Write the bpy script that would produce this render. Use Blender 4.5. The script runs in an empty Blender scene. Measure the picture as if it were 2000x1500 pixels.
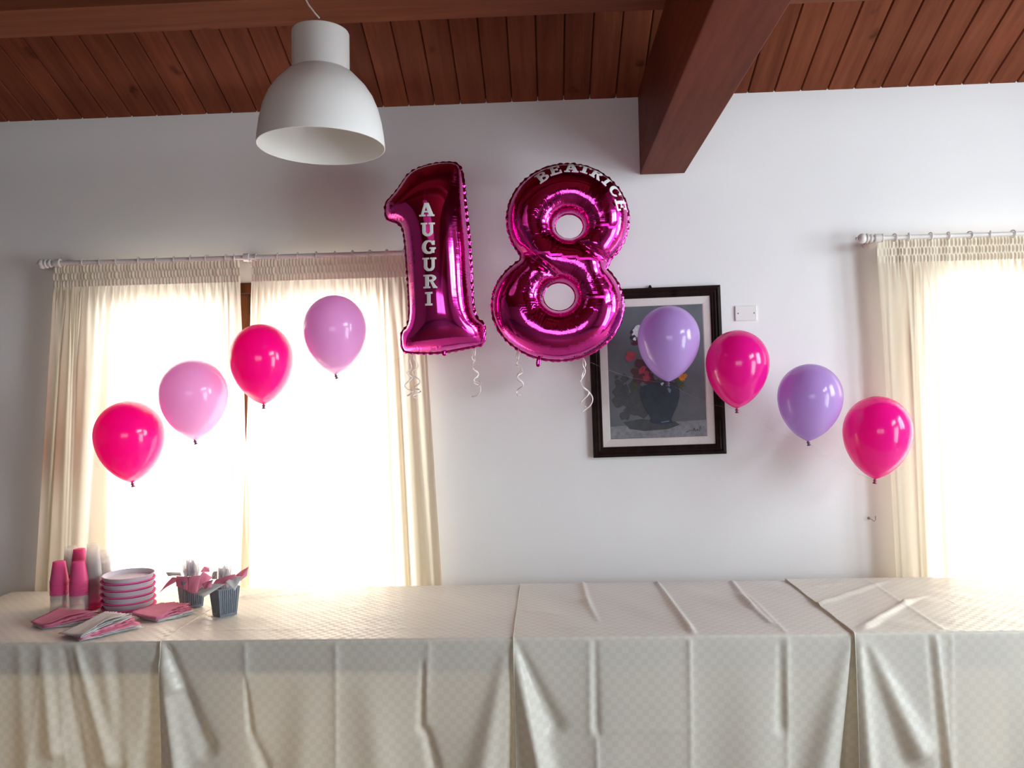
import bpy, bmesh, math, random
import numpy as np
from mathutils import Vector, Matrix
from mathutils.geometry import delaunay_2d_cdt
from mathutils.bvhtree import BVHTree

random.seed(7)
rng = np.random.default_rng(7)
S = bpy.context.scene
COL = S.collection
PI = math.pi

# ------------------------------------------------------------------ camera
F = 1580.0                                   # focal length in pixels of the 2000 wide frame
CAM = Vector((0.0, -3.8, 1.60))              # the rear wall is the plane Y = 0
YAW, PITCH, ROLL = math.radians(2.5), math.radians(0.72), math.radians(1.32)
fw = Vector((-math.sin(YAW) * math.cos(PITCH), math.cos(YAW) * math.cos(PITCH), math.sin(PITCH)))
r0 = fw.cross(Vector((0, 0, 1))).normalized()
u0 = r0.cross(fw)
rt = r0 * math.cos(ROLL) - u0 * math.sin(ROLL)
up = u0 * math.cos(ROLL) + r0 * math.sin(ROLL)
cam = bpy.data.cameras.new('camera')
cam.sensor_width = 36.0
cam.lens = F / 2000.0 * 36.0
cam.clip_start = 0.05
camo = bpy.data.objects.new('camera', cam)
COL.objects.link(camo)
camo.matrix_world = Matrix(((rt.x, up.x, -fw.x, CAM.x), (rt.y, up.y, -fw.y, CAM.y), (rt.z, up.z, -fw.z, CAM.z), (0, 0, 0, 1)))
S.camera = camo

# ------------------------------------------------------------------ world, daylight, exposure
S.view_settings.view_transform = 'Standard'
S.view_settings.look = 'None'
S.view_settings.gamma = 1.0
S.view_settings.use_curve_mapping = False
S.view_settings.exposure = 0.22
S.cycles.use_denoising = True
S.cycles.max_bounces = 12
S.cycles.diffuse_bounces = 6
S.cycles.glossy_bounces = 5
S.cycles.transparent_max_bounces = 40
S.cycles.sample_clamp_indirect = 8.0
W = bpy.data.worlds.new('overcast_sky')
S.world = W
W.use_nodes = True
W.node_tree.nodes['Background'].inputs[0].default_value = (0.93, 0.96, 1.0, 1)
W.node_tree.nodes['Background'].inputs[1].default_value = 2.0

def daylight(name, loc, normal, w, h, radiance, color=(1, 1, 1)):
    """the daylight that comes in through one window: an area light filling the opening, just outside the pane"""
    l = bpy.data.lights.new(name, 'AREA')
    l.shape = 'RECTANGLE'
    l.size, l.size_y = w, h
    l.color = color
    l.energy = radiance * PI * w * h
    o = bpy.data.objects.new(name, l)
    COL.objects.link(o)
    o.location = loc
    o.rotation_euler = Vector(normal).to_track_quat('-Z', 'Y').to_euler()
    return o

L_REAR, L_SIDE, L_SIDE2, L_SIDE3, L_FRONT = 13.5, 19.5, 20.0, 12.0, 2.4
# window openings (x0, x1, z0, z1) in the rear wall, (y0, y1, z0, z1) in the right wall, (x0, x1, z0, z1) in the front wall
RW1 = (-2.17, -0.66, 0.0, 2.16)
RW2 = (1.68, 3.10, 0.0, 2.17)
SW1 = (-1.90, -0.95, 1.55, 2.95)
SW2 = (-4.7, -2.6, 2.6, 3.4)
SW3 = (-3.7, -2.3, 0.0, 2.1)  # unseen low opening, added to brighten the tablecloth fronts
FW1 = (-1.6, 1.2, 0.95, 2.5)
XR, XL, YF = 3.45, -7.0, -7.4
daylight('daylight_window_1', ((RW1[0] + RW1[1]) / 2, 0.26, (RW1[2] + RW1[3]) / 2), (0, -1, 0), RW1[1] - RW1[0], RW1[3] - RW1[2], L_REAR, (1, 0.99, 0.97))
daylight('daylight_window_2', ((RW2[0] + RW2[1]) / 2, 0.26, (RW2[2] + RW2[3]) / 2), (0, -1, 0), RW2[1] - RW2[0], RW2[3] - RW2[2], L_REAR, (1, 0.99, 0.97))
daylight('daylight_window_3', (XR + 0.24, (SW1[0] + SW1[1]) / 2, (SW1[2] + SW1[3]) / 2), (-1, 0, 0), SW1[1] - SW1[0], SW1[3] - SW1[2], L_SIDE, (0.80, 0.91, 1.0))
daylight('daylight_window_4', (XR + 0.24, (SW2[0] + SW2[1]) / 2, (SW2[2] + SW2[3]) / 2), (-1, 0, 0), SW2[1] - SW2[0], SW2[3] - SW2[2], L_SIDE2, (0.84, 0.93, 1.0))
daylight('fill_light_6', (XR + 0.24, (SW3[0] + SW3[1]) / 2, (SW3[2] + SW3[3]) / 2), (-1, 0, 0), SW3[1] - SW3[0], SW3[3] - SW3[2], L_SIDE3, (0.78, 0.92, 1.0))  # added fill from the right for the hanging cloth fronts
daylight('daylight_window_5', ((FW1[0] + FW1[1]) / 2, YF - 0.24, (FW1[2] + FW1[3]) / 2), (0, 1, 0), FW1[1] - FW1[0], FW1[3] - FW1[2], L_FRONT, (0.97, 0.98, 1.0))

# ------------------------------------------------------------------ helpers
def ray(px, py):
    return fw * F + rt * (px - 1000.0) - up * (py - 750.0)
def atY(px, py, Y):
    d = ray(px, py)
    return CAM + d * ((Y - CAM.y) / d.y)
def atZ(px, py, Z):
    d = ray(px, py)
    return CAM + d * ((Z - CAM.z) / d.z)

class MB:
    def __init__(s):
        s.v, s.f = [], []
    def add(s, vs, fs):
        n = len(s.v)
        s.v += [tuple(v) for v in vs]
        s.f += [tuple(i + n for i in f) for f in fs]
        return s
    def box(s, x0, x1, y0, y1, z0, z1, bev=0.0):
        if bev <= 0:
            return s.add([(x0, y0, z0), (x1, y0, z0), (x1, y1, z0), (x0, y1, z0), (x0, y0, z1), (x1, y0, z1), (x1, y1, z1), (x0, y1, z1)],
                         [(0, 3, 2, 1), (4, 5, 6, 7), (0, 1, 5, 4), (1, 2, 6, 5), (2, 3, 7, 6), (3, 0, 4, 7)])
        bm = bmesh.new()
        bmesh.ops.create_cube(bm, size=1.0)
        for v in bm.verts:
            v.co = Vector(((x0 + x1) / 2 + v.co.x * (x1 - x0), (y0 + y1) / 2 + v.co.y * (y1 - y0), (z0 + z1) / 2 + v.co.z * (z1 - z0)))
        bmesh.ops.bevel(bm, geom=bm.edges[:], offset=bev, segments=2, affect='EDGES', profile=0.6)
        bm.verts.index_update()
        s.add([v.co[:] for v in bm.verts], [[v.index for v in f.verts] for f in bm.faces])
        bm.free()
        return s
    def lathe(s, prof, n=32, c=(0, 0, 0), axis='Z', close=False):
        vs, fs = [], []
        m = len(prof)
        for k in range(n):
            a = 2 * PI * k / n
            for r, z in prof:
                x, y = r * math.cos(a), r * math.sin(a)
                p = (x, y, z) if axis == 'Z' else ((z, x, y) if axis == 'X' else (x, z, y))
                vs.append((p[0] + c[0], p[1] + c[1], p[2] + c[2]))
        for k in range(n):
            k2 = (k + 1) % n
            for i in range(m - 1 if not close else m):
                j = (i + 1) % m
                fs.append((k * m + i, k2 * m + i, k2 * m + j, k * m + j))
        return s.add(vs, fs)
    def tube(s, pts, r, n=8, cap=True):
        pts = [Vector(p) for p in pts]
        rr = r if isinstance(r, (list, tuple)) else [r] * len(pts)
        vs, fs = [], []
        nrm = None
        for i, p in enumerate(pts):
            t = (pts[min(i + 1, len(pts) - 1)] - pts[max(i - 1, 0)]).normalized()
            if nrm is None:
                nrm = t.orthogonal().normalized()
            else:
                nrm = (nrm - t * nrm.dot(t))
                nrm = nrm.normalized() if nrm.length > 1e-6 else t.orthogonal().normalized()
            b = t.cross(nrm)
            for k in range(n):
                a = 2 * PI * k / n
                vs.append(p + (nrm * math.cos(a) + b * math.sin(a)) * rr[i])
        for i in range(len(pts) - 1):
            for k in range(n):
                k2 = (k + 1) % n
                fs.append((i * n + k, i * n + k2, (i + 1) * n + k2, (i + 1) * n + k))
        if cap:
            fs.append(tuple(range(n - 1, -1, -1)))
            fs.append(tuple((len(pts) - 1) * n + k for k in range(n)))
        return s.add(vs, fs)
    def grid(s, fn, nu, nv):
        vs = [fn(i / nu, j / nv) for j in range(nv + 1) for i in range(nu + 1)]
        fs = [(j * (nu + 1) + i, j * (nu + 1) + i + 1, (j + 1) * (nu + 1) + i + 1, (j + 1) * (nu + 1) + i) for j in range(nv) for i in range(nu)]
        return s.add(vs, fs)
    def poly(s, pts, y, t):
        """a flat outline in X,Z with a front face at y and thickness t behind it"""
        n = len(pts)
        vs = [(x, y, z) for x, z in pts] + [(x, y + t, z) for x, z in pts]
        fs = [tuple(range(n)), tuple(range(2 * n - 1, n - 1, -1))] + [(i, (i + 1) % n, n + (i + 1) % n, n + i) for i in range(n)]
        return s.add(vs, fs)
    def mesh(s, name, mat=None, smooth=False):
        m = bpy.data.meshes.new(name)
        m.from_pydata(s.v, [], s.f)
        m.validate()
        if mat:
            m.materials.append(mat)
        bm = bmesh.new()
        bm.from_mesh(m)
        bmesh.ops.recalc_face_normals(bm, faces=bm.faces[:])
        bm.to_mesh(m)
        bm.free()
        if smooth:
            m.polygons.foreach_set('use_smooth', [True] * len(m.polygons))
            if smooth != True:
                m.set_sharp_from_angle(angle=math.radians(smooth))
        return m
    def build(s, name, mat, parent=None, smooth=False):
        return link(name, s.mesh(name, mat, smooth), parent)

def link(name, data, parent=None):
    o = bpy.data.objects.new(name, data)
    COL.objects.link(o)
    if parent:
        o.parent = parent
    return o
def tag(o, label=None, cat=None, group=None, kind=None):
    if label: o['label'] = label
    if cat: o['category'] = cat
    if group: o['group'] = group
    if kind: o['kind'] = kind
    return o
def empty(name, loc=(0, 0, 0), rot=(0, 0, 0)):
    o = bpy.data.objects.new(name, None)
    o.empty_display_size = 0.05
    COL.objects.link(o)
    o.location = loc
    o.rotation_euler = rot
    return o
def copy_tree(o, parent=None):
    c = o.copy()
    COL.objects.link(c)
    if parent: c.parent = parent
    for ch in list(o.children):
        copy_tree(ch, c)
    return c

# ------------------------------------------------------------------ materials
class NT:
    def __init__(s, name):
        s.m = bpy.data.materials.new(name)
        s.m.use_nodes = True
        s.t = s.m.node_tree
        s.b = s.t.nodes['Principled BSDF']
        s.out = s.t.nodes['Material Output']
    def n(s, kind, **kw):
        nd = s.t.nodes.new(kind)
        for k, v in kw.items():
            if k.startswith('i_'):
                key = k[2:]
                nd.inputs[int(key) if key.isdigit() else key.replace('_', ' ')].default_value = v
            else:
                setattr(nd, k, v)
        return nd
    def l(s, a, b):
        s.t.links.new(a, b)
    def math(s, op, a, b=None):
        nd = s.n('ShaderNodeMath', operation=op)
        for k, x in enumerate((a, b)):
            if x is None: continue
            if isinstance(x, (int, float)): nd.inputs[k].default_value = x
            else: s.l(x, nd.inputs[k])
        return nd.outputs[0]
    def ramp(s, fac, stops):
        r = s.n('ShaderNodeValToRGB')
        e = r.color_ramp.elements
        while len(e) < len(stops): e.new(0.5)
        for k, (p, c) in enumerate(stops):
            e[k].position = p
            e[k].color = (*c, 1) if len(c) == 3 else c
        s.l(fac, r.inputs[0])
        return r.outputs[0]
    def mix(s, fac, a, b):
        nd = s.n('ShaderNodeMix', data_type='RGBA')
        for k, x in ((0, fac), (6, a), (7, b)):
            if isinstance(x, (int, float)): nd.inputs[k].default_value = x
            elif isinstance(x, tuple): nd.inputs[k].default_value = (*x, 1)
            else: s.l(x, nd.inputs[k])
        return nd.outputs[2]
    def bump(s, h, strength, dist, to=None):
        b = s.n('ShaderNodeBump')
        b.inputs['Strength'].default_value = strength
        b.inputs['Distance'].default_value = dist
        s.l(h, b.inputs['Height'])
        s.l(b.outputs[0], (to or s.b).inputs['Normal'])
        return b.outputs[0]
    def noise(s, scale, detail=4, rough=0.55, vec=None):
        nd = s.n('ShaderNodeTexNoise')
        nd.inputs['Scale'].default_value = scale
        nd.inputs['Detail'].default_value = detail
        nd.inputs['Roughness'].default_value = rough
        if vec: s.l(vec, nd.inputs['Vector'])
        return nd.outputs[0]
    def base(s, c, rough=0.5, metal=0.0, spec=0.5):
        if isinstance(c, tuple): s.b.inputs['Base Color'].default_value = (*c, 1)
        else: s.l(c, s.b.inputs['Base Color'])
        s.b.inputs['Roughness'].default_value = rough
        s.b.inputs['Metallic'].default_value = metal
        s.b.inputs['Specular IOR Level'].default_value = spec
        return s
    def translucent(s, fac, color):
        """mix the surface with light passing through the thin sheet"""
        tr = s.n('ShaderNodeBsdfTranslucent')
        if isinstance(color, tuple): tr.inputs[0].default_value = (*color, 1)
        else: s.l(color, tr.inputs[0])
        mx = s.n('ShaderNodeMixShader')
        mx.inputs[0].default_value = fac
        s.l(s.b.outputs[0], mx.inputs[1])
        s.l(tr.outputs[0], mx.inputs[2])
        s.l(mx.outputs[0], s.out.inputs[0])
        return s

def plain(name, c, rough=0.5, metal=0.0, spec=0.5, var=0.06, scale=30.0, bump=0.0):
    t = NT(name)
    co = t.n('ShaderNodeTexCoord').outputs['Object']
    nz = t.noise(scale, 4, 0.6, co)
    d = tuple(max(0, x * (1 - var)) for x in c)
    b = tuple(min(1, x * (1 + var)) for x in c)
    t.base(t.ramp(nz, [(0.3, d), (0.7, b)]), rough, metal, spec)
    if bump: t.bump(nz, bump, 0.002)
    return t.m

def wall_mat():
    t = NT('white_plaster')
    co = t.n('ShaderNodeTexCoord').outputs['Object']
    n1 = t.noise(1.3, 3, 0.5, co)
    n2 = t.noise(70, 5, 0.6, co)
    t.base(t.ramp(n1, [(0.3, (0.79, 0.79, 0.79)), (0.7, (0.83, 0.83, 0.83))]), 0.75, 0, 0.25)
    t.bump(n2, 0.12, 0.003)
    return t.m

def wood_mat(name, dark, mid, light, axis='Y', rnd=0.25, rough=0.5):
    t = NT(name)
    co = t.n('ShaderNodeTexCoord').outputs['Object']
    oi = t.n('ShaderNodeObjectInfo')
    off = t.n('ShaderNodeVectorMath', operation='SCALE')
    off.inputs[0].default_value = (3.1, 17.3, 5.7)
    t.l(oi.outputs['Random'], off.inputs['Scale'])
    ad = t.n('ShaderNodeVectorMath', operation='ADD')
    t.l(co, ad.inputs[0]); t.l(off.outputs[0], ad.inputs[1])
    mp = t.n('ShaderNodeMapping')
    mp.inputs['Scale'].default_value = {'Y': (1, 0.07, 1), 'X': (0.07, 1, 1), 'Z': (1, 1, 0.07)}[axis]
    t.l(ad.outputs[0], mp.inputs['Vector'])
    g1 = t.noise(26, 6, 0.6, mp.outputs[0])
    g2 = t.noise(110, 3, 0.6, mp.outputs[0])
    # knots: sparse dark eyes a few centimetres across
    mk = t.n('ShaderNodeMapping')
    mk.inputs['Scale'].default_value = {'Y': (1, 0.6, 1), 'X': (0.6, 1, 1), 'Z': (1, 1, 0.6)}[axis]
    nw = t.n('ShaderNodeTexNoise'); nw.inputs['Scale'].default_value = 14
    t.l(ad.outputs[0], nw.inputs['Vector'])
    wp = t.n('ShaderNodeVectorMath', operation='MULTIPLY_ADD')
    wp.inputs[1].default_value = (0.09, 0.09, 0.09)
    t.l(nw.outputs[1], wp.inputs[0]); t.l(ad.outputs[0], wp.inputs[2])
    t.l(wp.outputs[0], mk.inputs['Vector'])
    vo = t.n('ShaderNodeTexVoronoi'); vo.inputs['Scale'].default_value = 6.0
    t.l(mk.outputs[0], vo.inputs['Vector'])
    knot = t.ramp(vo.outputs['Distance'], [(0.04, (1, 1, 1)), (0.17, (0, 0, 0))])
    c = t.ramp(g1, [(0.25, dark), (0.5, mid), (0.78, light)])
    c = t.mix(t.math('MULTIPLY', g2, 0.35), c, dark)
    c = t.mix(t.math('MULTIPLY', knot, 0.8), c, tuple(x * 0.35 for x in dark))
    hs = t.n('ShaderNodeHueSaturation')
    t.l(c, hs.inputs['Color'])
    t.l(t.math('ADD', t.math('MULTIPLY', oi.outputs['Random'], rnd), 1 - rnd / 2), hs.inputs['Value'])
    t.base(hs.outputs[0], rough, 0, 0.07)
    t.bump(g1, 0.15, 0.003)
    return t.m

def curtain_mat(name='cream_curtain_cotton', tr=0.42):
    t = NT(name)
    co = t.n('ShaderNodeTexCoord').outputs['Object']
    n1 = t.noise(500, 2, 0.5, co)
    t.base(t.ramp(n1, [(0.3, (0.74, 0.66, 0.52)), (0.7, (0.80, 0.72, 0.58))]), 0.85, 0, 0.15)
    t.translucent(tr, (0.84, 0.77, 0.63))
    return t.m

def cloth_mat():
    t = NT('satin_checked_tablecloth')
    uv = t.n('ShaderNodeUVMap')
    ck = t.n('ShaderNodeTexChecker')
    ck.inputs['Scale'].default_value = 1 / 0.0215
    t.l(uv.outputs[0], ck.inputs['Vector'])
    fac = ck.outputs['Fac']
    wv = t.noise(2.0, 2, 0.5, uv.outputs[0])
    a = t.mix(wv, (0.735, 0.725, 0.645), (0.77, 0.76, 0.68))
    b = t.mix(wv, (0.795, 0.785, 0.71), (0.83, 0.82, 0.745))
    t.base(t.mix(fac, a, b), 0.4, 0, 0.5)
    t.l(t.math('ADD', t.math('MULTIPLY', fac, -0.24), 0.54), t.b.inputs['Roughness'])
    t.b.inputs['Sheen Weight'].default_value = 0.15
    t.bump(t.noise(900, 2, 0.5, uv.outputs[0]), 0.05, 0.001)
    t.translucent(0.22, (0.86, 0.76, 0.55))
    return t.m

def latex_mat(name, c, tr):
    t = NT(name)
    t.base(c, 0.16, 0, 0.5)
    t.b.inputs['Coat Weight'].default_value = 0.3
    t.b.inputs['Coat Roughness'].default_value = 0.08
    co = t.n('ShaderNodeTexCoord').outputs['Object']
    t.bump(t.noise(9, 2, 0.5, co), 0.02, 0.01)
    t.translucent(0.38, tr)
    return t.m

def foil_mat():
    t = NT('magenta_mirror_foil')
    a = t.n('ShaderNodeAttribute', attribute_name='seam_run')
    f = t.n('ShaderNodeAttribute', attribute_name='seam_fall')
    n1 = t.n('ShaderNodeTexNoise', noise_dimensions='1D')
    n1.inputs['Scale'].default_value = 1.0
    n1.inputs['Detail'].default_value = 1.0
    t.l(t.math('MULTIPLY', a.outputs['Fac'], 85.0), n1.inputs['W'])
    rid = t.math('ABSOLUTE', t.math('SUBTRACT', n1.outputs[0], 0.5))
    h = t.math('MULTIPLY', rid, f.outputs['Fac'])
    co = t.n('ShaderNodeTexCoord').outputs['Object']
    t.base((0.80, 0.025, 0.41), 0.08, 1.0, 0.5)
    h2 = t.math('ADD', h, t.math('MULTIPLY', t.noise(7, 2, 0.5, co), 0.12))
    t.bump(h2, 0.35, 0.02)
    t.b.inputs['Coat Weight'].default_value = 0.7
    t.b.inputs['Coat Roughness'].default_value = 0.06
    return t.m

def clear_mat(name, tint, white, transp=0.6, glow=0.5):
    t = NT(name)
    t.base(white, 0.12, 0, 0.5)
    tl_ = t.n('ShaderNodeBsdfTranslucent'); tl_.inputs[0].default_value = (*white, 1)
    m0 = t.n('ShaderNodeMixShader'); m0.inputs[0].default_value = glow
    t.l(t.b.outputs[0], m0.inputs[1]); t.l(tl_.outputs[0], m0.inputs[2])
    tp = t.n('ShaderNodeBsdfTransparent')
    tp.inputs[0].default_value = (*tint, 1)
    mx = t.n('ShaderNodeMixShader')
    lw = t.n('ShaderNodeLayerWeight'); lw.inputs[0].default_value = 0.35
    t.l(t.math('SUBTRACT', transp + 0.1, t.math('MULTIPLY', lw.outputs['Facing'], 0.35)), mx.inputs[0])
    t.l(m0.outputs[0], mx.inputs[1])
    t.l(tp.outputs[0], mx.inputs[2])
    t.l(mx.outputs[0], t.out.inputs[0])
    return t.m

def pane_mat():
    t = NT('window_glass')
    t.base((0.9, 0.95, 0.95), 0.02, 0, 0.5)
    tp = t.n('ShaderNodeBsdfTransparent')
    gl = t.n('ShaderNodeBsdfGlossy'); gl.inputs['Roughness'].default_value = 0.02
    mx = t.n('ShaderNodeMixShader')
    mx.inputs[0].default_value = 0.06
    t.l(tp.outputs[0], mx.inputs[1]); t.l(gl.outputs[0], mx.inputs[2])
    t.l(mx.outputs[0], t.out.inputs[0])
    return t.m

def paper_mat(name, c, tr=0.25):
    t = NT(name)
    co = t.n('ShaderNodeTexCoord').outputs['Object']
    n1 = t.noise(260, 3, 0.6, co)
    t.base(t.ramp(n1, [(0.3, tuple(x * 0.93 for x in c)), (0.7, c)]), 0.85, 0, 0.15)
    t.bump(n1, 0.15, 0.001)
    t.translucent(tr, c)
    return t.m

M = {
    'wall': wall_mat(),
    'ochre': plain('ochre_plaster', (0.40, 0.33, 0.27), 0.8, var=0.05, scale=3),
    'plank': wood_mat('stained_pine_planks', (0.112, 0.030, 0.0135), (0.178, 0.049, 0.0225), (0.24, 0.072, 0.034)),
    'beam': wood_mat('stained_pine_beam', (0.095, 0.020, 0.0095), (0.145, 0.033, 0.0155), (0.185, 0.047, 0.023), rnd=0.0),
    'purlin': wood_mat('stained_pine_purlin', (0.13, 0.040, 0.019), (0.19, 0.060, 0.029), (0.24, 0.082, 0.040), axis='X', rnd=0.0),
    'groove': plain('dark_groove_backing', (0.02, 0.009, 0.006), 0.9),
    'frame_wood': wood_mat('brown_window_wood', (0.05, 0.016, 0.007), (0.10, 0.032, 0.013), (0.15, 0.05, 0.02), axis='Z', rnd=0.0),
    'table_wood': wood_mat('beech_table_wood', (0.30, 0.20, 0.11), (0.40, 0.28, 0.16), (0.5, 0.36, 0.2), axis='X', rnd=0.0),
    'floor': plain('terracotta_floor', (0.22, 0.13, 0.09), 0.4, var=0.15, scale=6),
    'pane': pane_mat(),
    'curtain': curtain_mat(),
    'heading': curtain_mat('lined_curtain_heading', 0.10),
    'rod': plain('white_lacquered_wood', (0.72, 0.69, 0.66), 0.35),
    'cloth': cloth_mat(),
    'lamp': plain('white_matt_lampshade', (0.80, 0.79, 0.77), 0.42, var=0.015, scale=6),
    'cord': plain('white_lamp_cord', (0.7, 0.62, 0.55), 0.5),
    'hot': latex_mat('hot_pink_latex', (0.97, 0.005, 0.36), (1.0, 0.008, 0.50)),
    'magenta': latex_mat('magenta_latex', (0.95, 0.010, 0.37), (1.0, 0.018, 0.46)),
    'rose': latex_mat('rose_pink_latex', (0.87, 0.50, 0.82), (0.98, 0.60, 0.95)),
    'lilac': latex_mat('lilac_latex', (0.60, 0.40, 0.80), (0.68, 0.45, 0.88)),
    'orchid': latex_mat('orchid_pink_latex', (0.80, 0.46, 0.80), (0.94, 0.56, 0.94)),
    'knot': plain('dark_pink_latex_knot', (0.25, 0.02, 0.09), 0.4),  # darker pink than the balloon skins
    'knot_lilac': plain('lilac_latex_knot', (0.12, 0.07, 0.16), 0.4),
    'foil': foil_mat(),
    'letter': plain('silver_white_sticker', (0.80, 0.80, 0.80), 0.35, 0.0, 0.5, var=0.02),
    'ribbon': plain('white_curling_ribbon', (0.86, 0.78, 0.76), 0.3, var=0.02),
    'thread': clear_mat('clear_nylon_thread', (0.9, 0.9, 0.9), (0.8, 0.8, 0.8), 0.72),
    'dark_frame': wood_mat('black_brown_frame', (0.012, 0.007, 0.006), (0.02, 0.012, 0.010), (0.03, 0.018, 0.014), axis='Z', rnd=0.0, rough=0.3),
    'liner': plain('off_white_linen_liner', (0.66, 0.62, 0.60), 0.8, var=0.05, scale=200, bump=0.1),
    'plate_plastic': plain('white_switch_plastic', (0.80, 0.79, 0.77), 0.35, var=0.01),
    'screw': plain('grey_screw_metal', (0.2, 0.2, 0.2), 0.4, 0.8),
    'steel': plain('steel_hook', (0.35, 0.33, 0.31), 0.35, 0.9),
    'cup_pink': clear_mat('pink_plastic_cup', (1.0, 0.30, 0.60), (1.0, 0.26, 0.60), 0.10, 0.6),
    'cup_clear': clear_mat('clear_plastic_cup', (0.97, 0.97, 0.97), (0.92, 0.90, 0.92), 0.86),
    'plate_white': paper_mat('pale_grey_card_plate', (0.66, 0.64, 0.70), 0.1),
    'plate_pink': paper_mat('pink_card_plate', (0.86, 0.12, 0.36), 0.1),
    'nap_pink': paper_mat('pink_paper_napkin', (0.87, 0.34, 0.49), 0.25),
    'nap_white': paper_mat('white_paper_napkin', (0.76, 0.77, 0.77), 0.22),
    'pot': plain('slate_grey_plastic', (0.165, 0.195, 0.235), 0.45, var=0.08),
    'fork': clear_mat('white_plastic_cutlery', (0.95, 0.95, 0.97), (0.72, 0.71, 0.76), 0.25),
}

# ------------------------------------------------------------------ the room
SLOPE, ZC = 0.444, 2.978                     # ceiling rises from the rear wall towards the ridge
RIDGE = -3.7
def zceil(y):
    return ZC + SLOPE * (-y) if y > RIDGE else ZC + SLOPE * (-RIDGE) - SLOPE * (RIDGE - y)

w = MB()
xs = [XL - 0.3, RW1[0], RW1[1], RW2[0], RW2[1], XR + 0.3]
for i in range(5):
    z0 = 0.0
    if i == 1: z0 = RW1[3]
    if i == 3: z0 = RW2[3]
    w.box(xs[i], xs[i + 1], 0.0, 0.3, z0, 3.25)
tag(w.build('wall_rear', M['wall']), kind='structure')
w = MB()
ys = sorted({YF - 0.3, 0.0, SW1[0], SW1[1], SW2[0], SW2[1], SW3[0], SW3[1]})
for y0, y1 in zip(ys[:-1], ys[1:]):
    m_ = (y0 + y1) / 2
    holes = sorted((q[2], q[3]) for q in (SW1, SW2, SW3) if q[0] < m_ < q[1])
    z_ = 0.0
    for h0, h1 in holes:
        if h0 > z_: w.box(XR, XR + 0.3, y0, y1, z_, h0)
        z_ = h1
    w.box(XR, XR + 0.3, y0, y1, z_, 4.8)
tag(w.build('wall_right', M['wall']), kind='structure')
tag(MB().box(XL - 0.3, XL, YF - 0.3, 0, 0, 4.8).build('wall_left', M['ochre']), kind='structure')
w = MB()
w.box(XL, FW1[0], YF - 0.3, YF, 0, 3.25).box(FW1[1], XR, YF - 0.3, YF, 0, 3.25).box(FW1[0], FW1[1], YF - 0.3, YF, 0, FW1[2]).box(FW1[0], FW1[1], YF - 0.3, YF, FW1[3], 3.25)
tag(w.build('wall_front', M['ochre']), kind='structure')
fl = MB().box(XL - 0.3, XR + 0.3, YF - 0.3, 0.3, -0.12, -0.004).build('floor', plain('grey_tile_joint', (0.2, 0.18, 0.16), 0.8))
tag(fl, kind='structure')
tile = MB().box(-0.197, 0.197, -0.197, 0.197, -0.004, 0.0).mesh('tile', M['floor'])
for i in range(26):
    for j in range(10):
        o = link('tile', tile, fl)
        o.location = (XL + 0.2 + 0.4 * i, -0.2 - 0.4 * j, 0)

# ceiling: dark backing with every pine plank laid under it
c = MB()
T = 0.022
c.add([(XL - 0.3, 0.3, zceil(0) - SLOPE * 0.3 + T), (XR + 0.3, 0.3, zceil(0) - SLOPE * 0.3 + T), (XR + 0.3, RIDGE, zceil(RIDGE) + T), (XL - 0.3, RIDGE, zceil(RIDGE) + T),
       (XR + 0.3, YF - 0.3, zceil(YF - 0.3) + T), (XL - 0.3, YF - 0.3, zceil(YF - 0.3) + T),
       (XL - 0.3, 0.3, 3.6), (XR + 0.3, 0.3, 3.6), (XR + 0.3, RIDGE, 5.0), (XL - 0.3, RIDGE, 5.0), (XR + 0.3, YF - 0.3, 3.6), (XL - 0.3, YF - 0.3, 3.6)],
      [(0, 3, 2, 1), (3, 5, 4, 2), (6, 7, 8, 9), (9, 8, 10, 11), (0, 1, 7, 6), (5, 11, 10, 4), (0, 6, 9, 3), (3, 9, 11, 5), (1, 2, 8, 7), (2, 4, 10, 8)])
ceil = tag(c.build('ceiling', M['groove']), kind='structure')
ang = math.atan(SLOPE)
LEN = 3.7 / math.cos(ang)
PW, P0 = 0.1222, 1.086
p = MB()
hw = PW / 2 - 0.0012
b = 0.006
prof = [(-hw, T), (-hw, b), (-hw + b * 0.7, 0), (hw - b * 0.7, 0), (hw, b), (hw, T)]
p.add([(x, 0.0, z) for x, z in prof] + [(x, -LEN, z) for x, z in prof],
      [(i, (i + 1) % 6, 6 + (i + 1) % 6, 6 + i) for i in range(6)] + [(5, 4, 3, 2, 1, 0), (6, 7, 8, 9, 10, 11)])
plank = p.mesh('plank', M['plank'])
k0, k1 = math.ceil((XL - P0) / PW), math.floor((XR - P0) / PW)
for k in range(k0, k1 + 1):
    o = link('plank', plank, ceil)
    o.location = (P0 + PW * (k + 0.5), -0.001, ZC)
    o.rotation_euler = (-ang, 0, 0)
# far slope of the roof, behind the camera: same planks
for k in range(k0, k1 + 1):
    o = link('plank', plank, ceil)
    o.location = (P0 + PW * (k + 0.5), RIDGE, zceil(RIDGE))
    o.rotation_euler = (ang, 0, 0)

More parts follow.
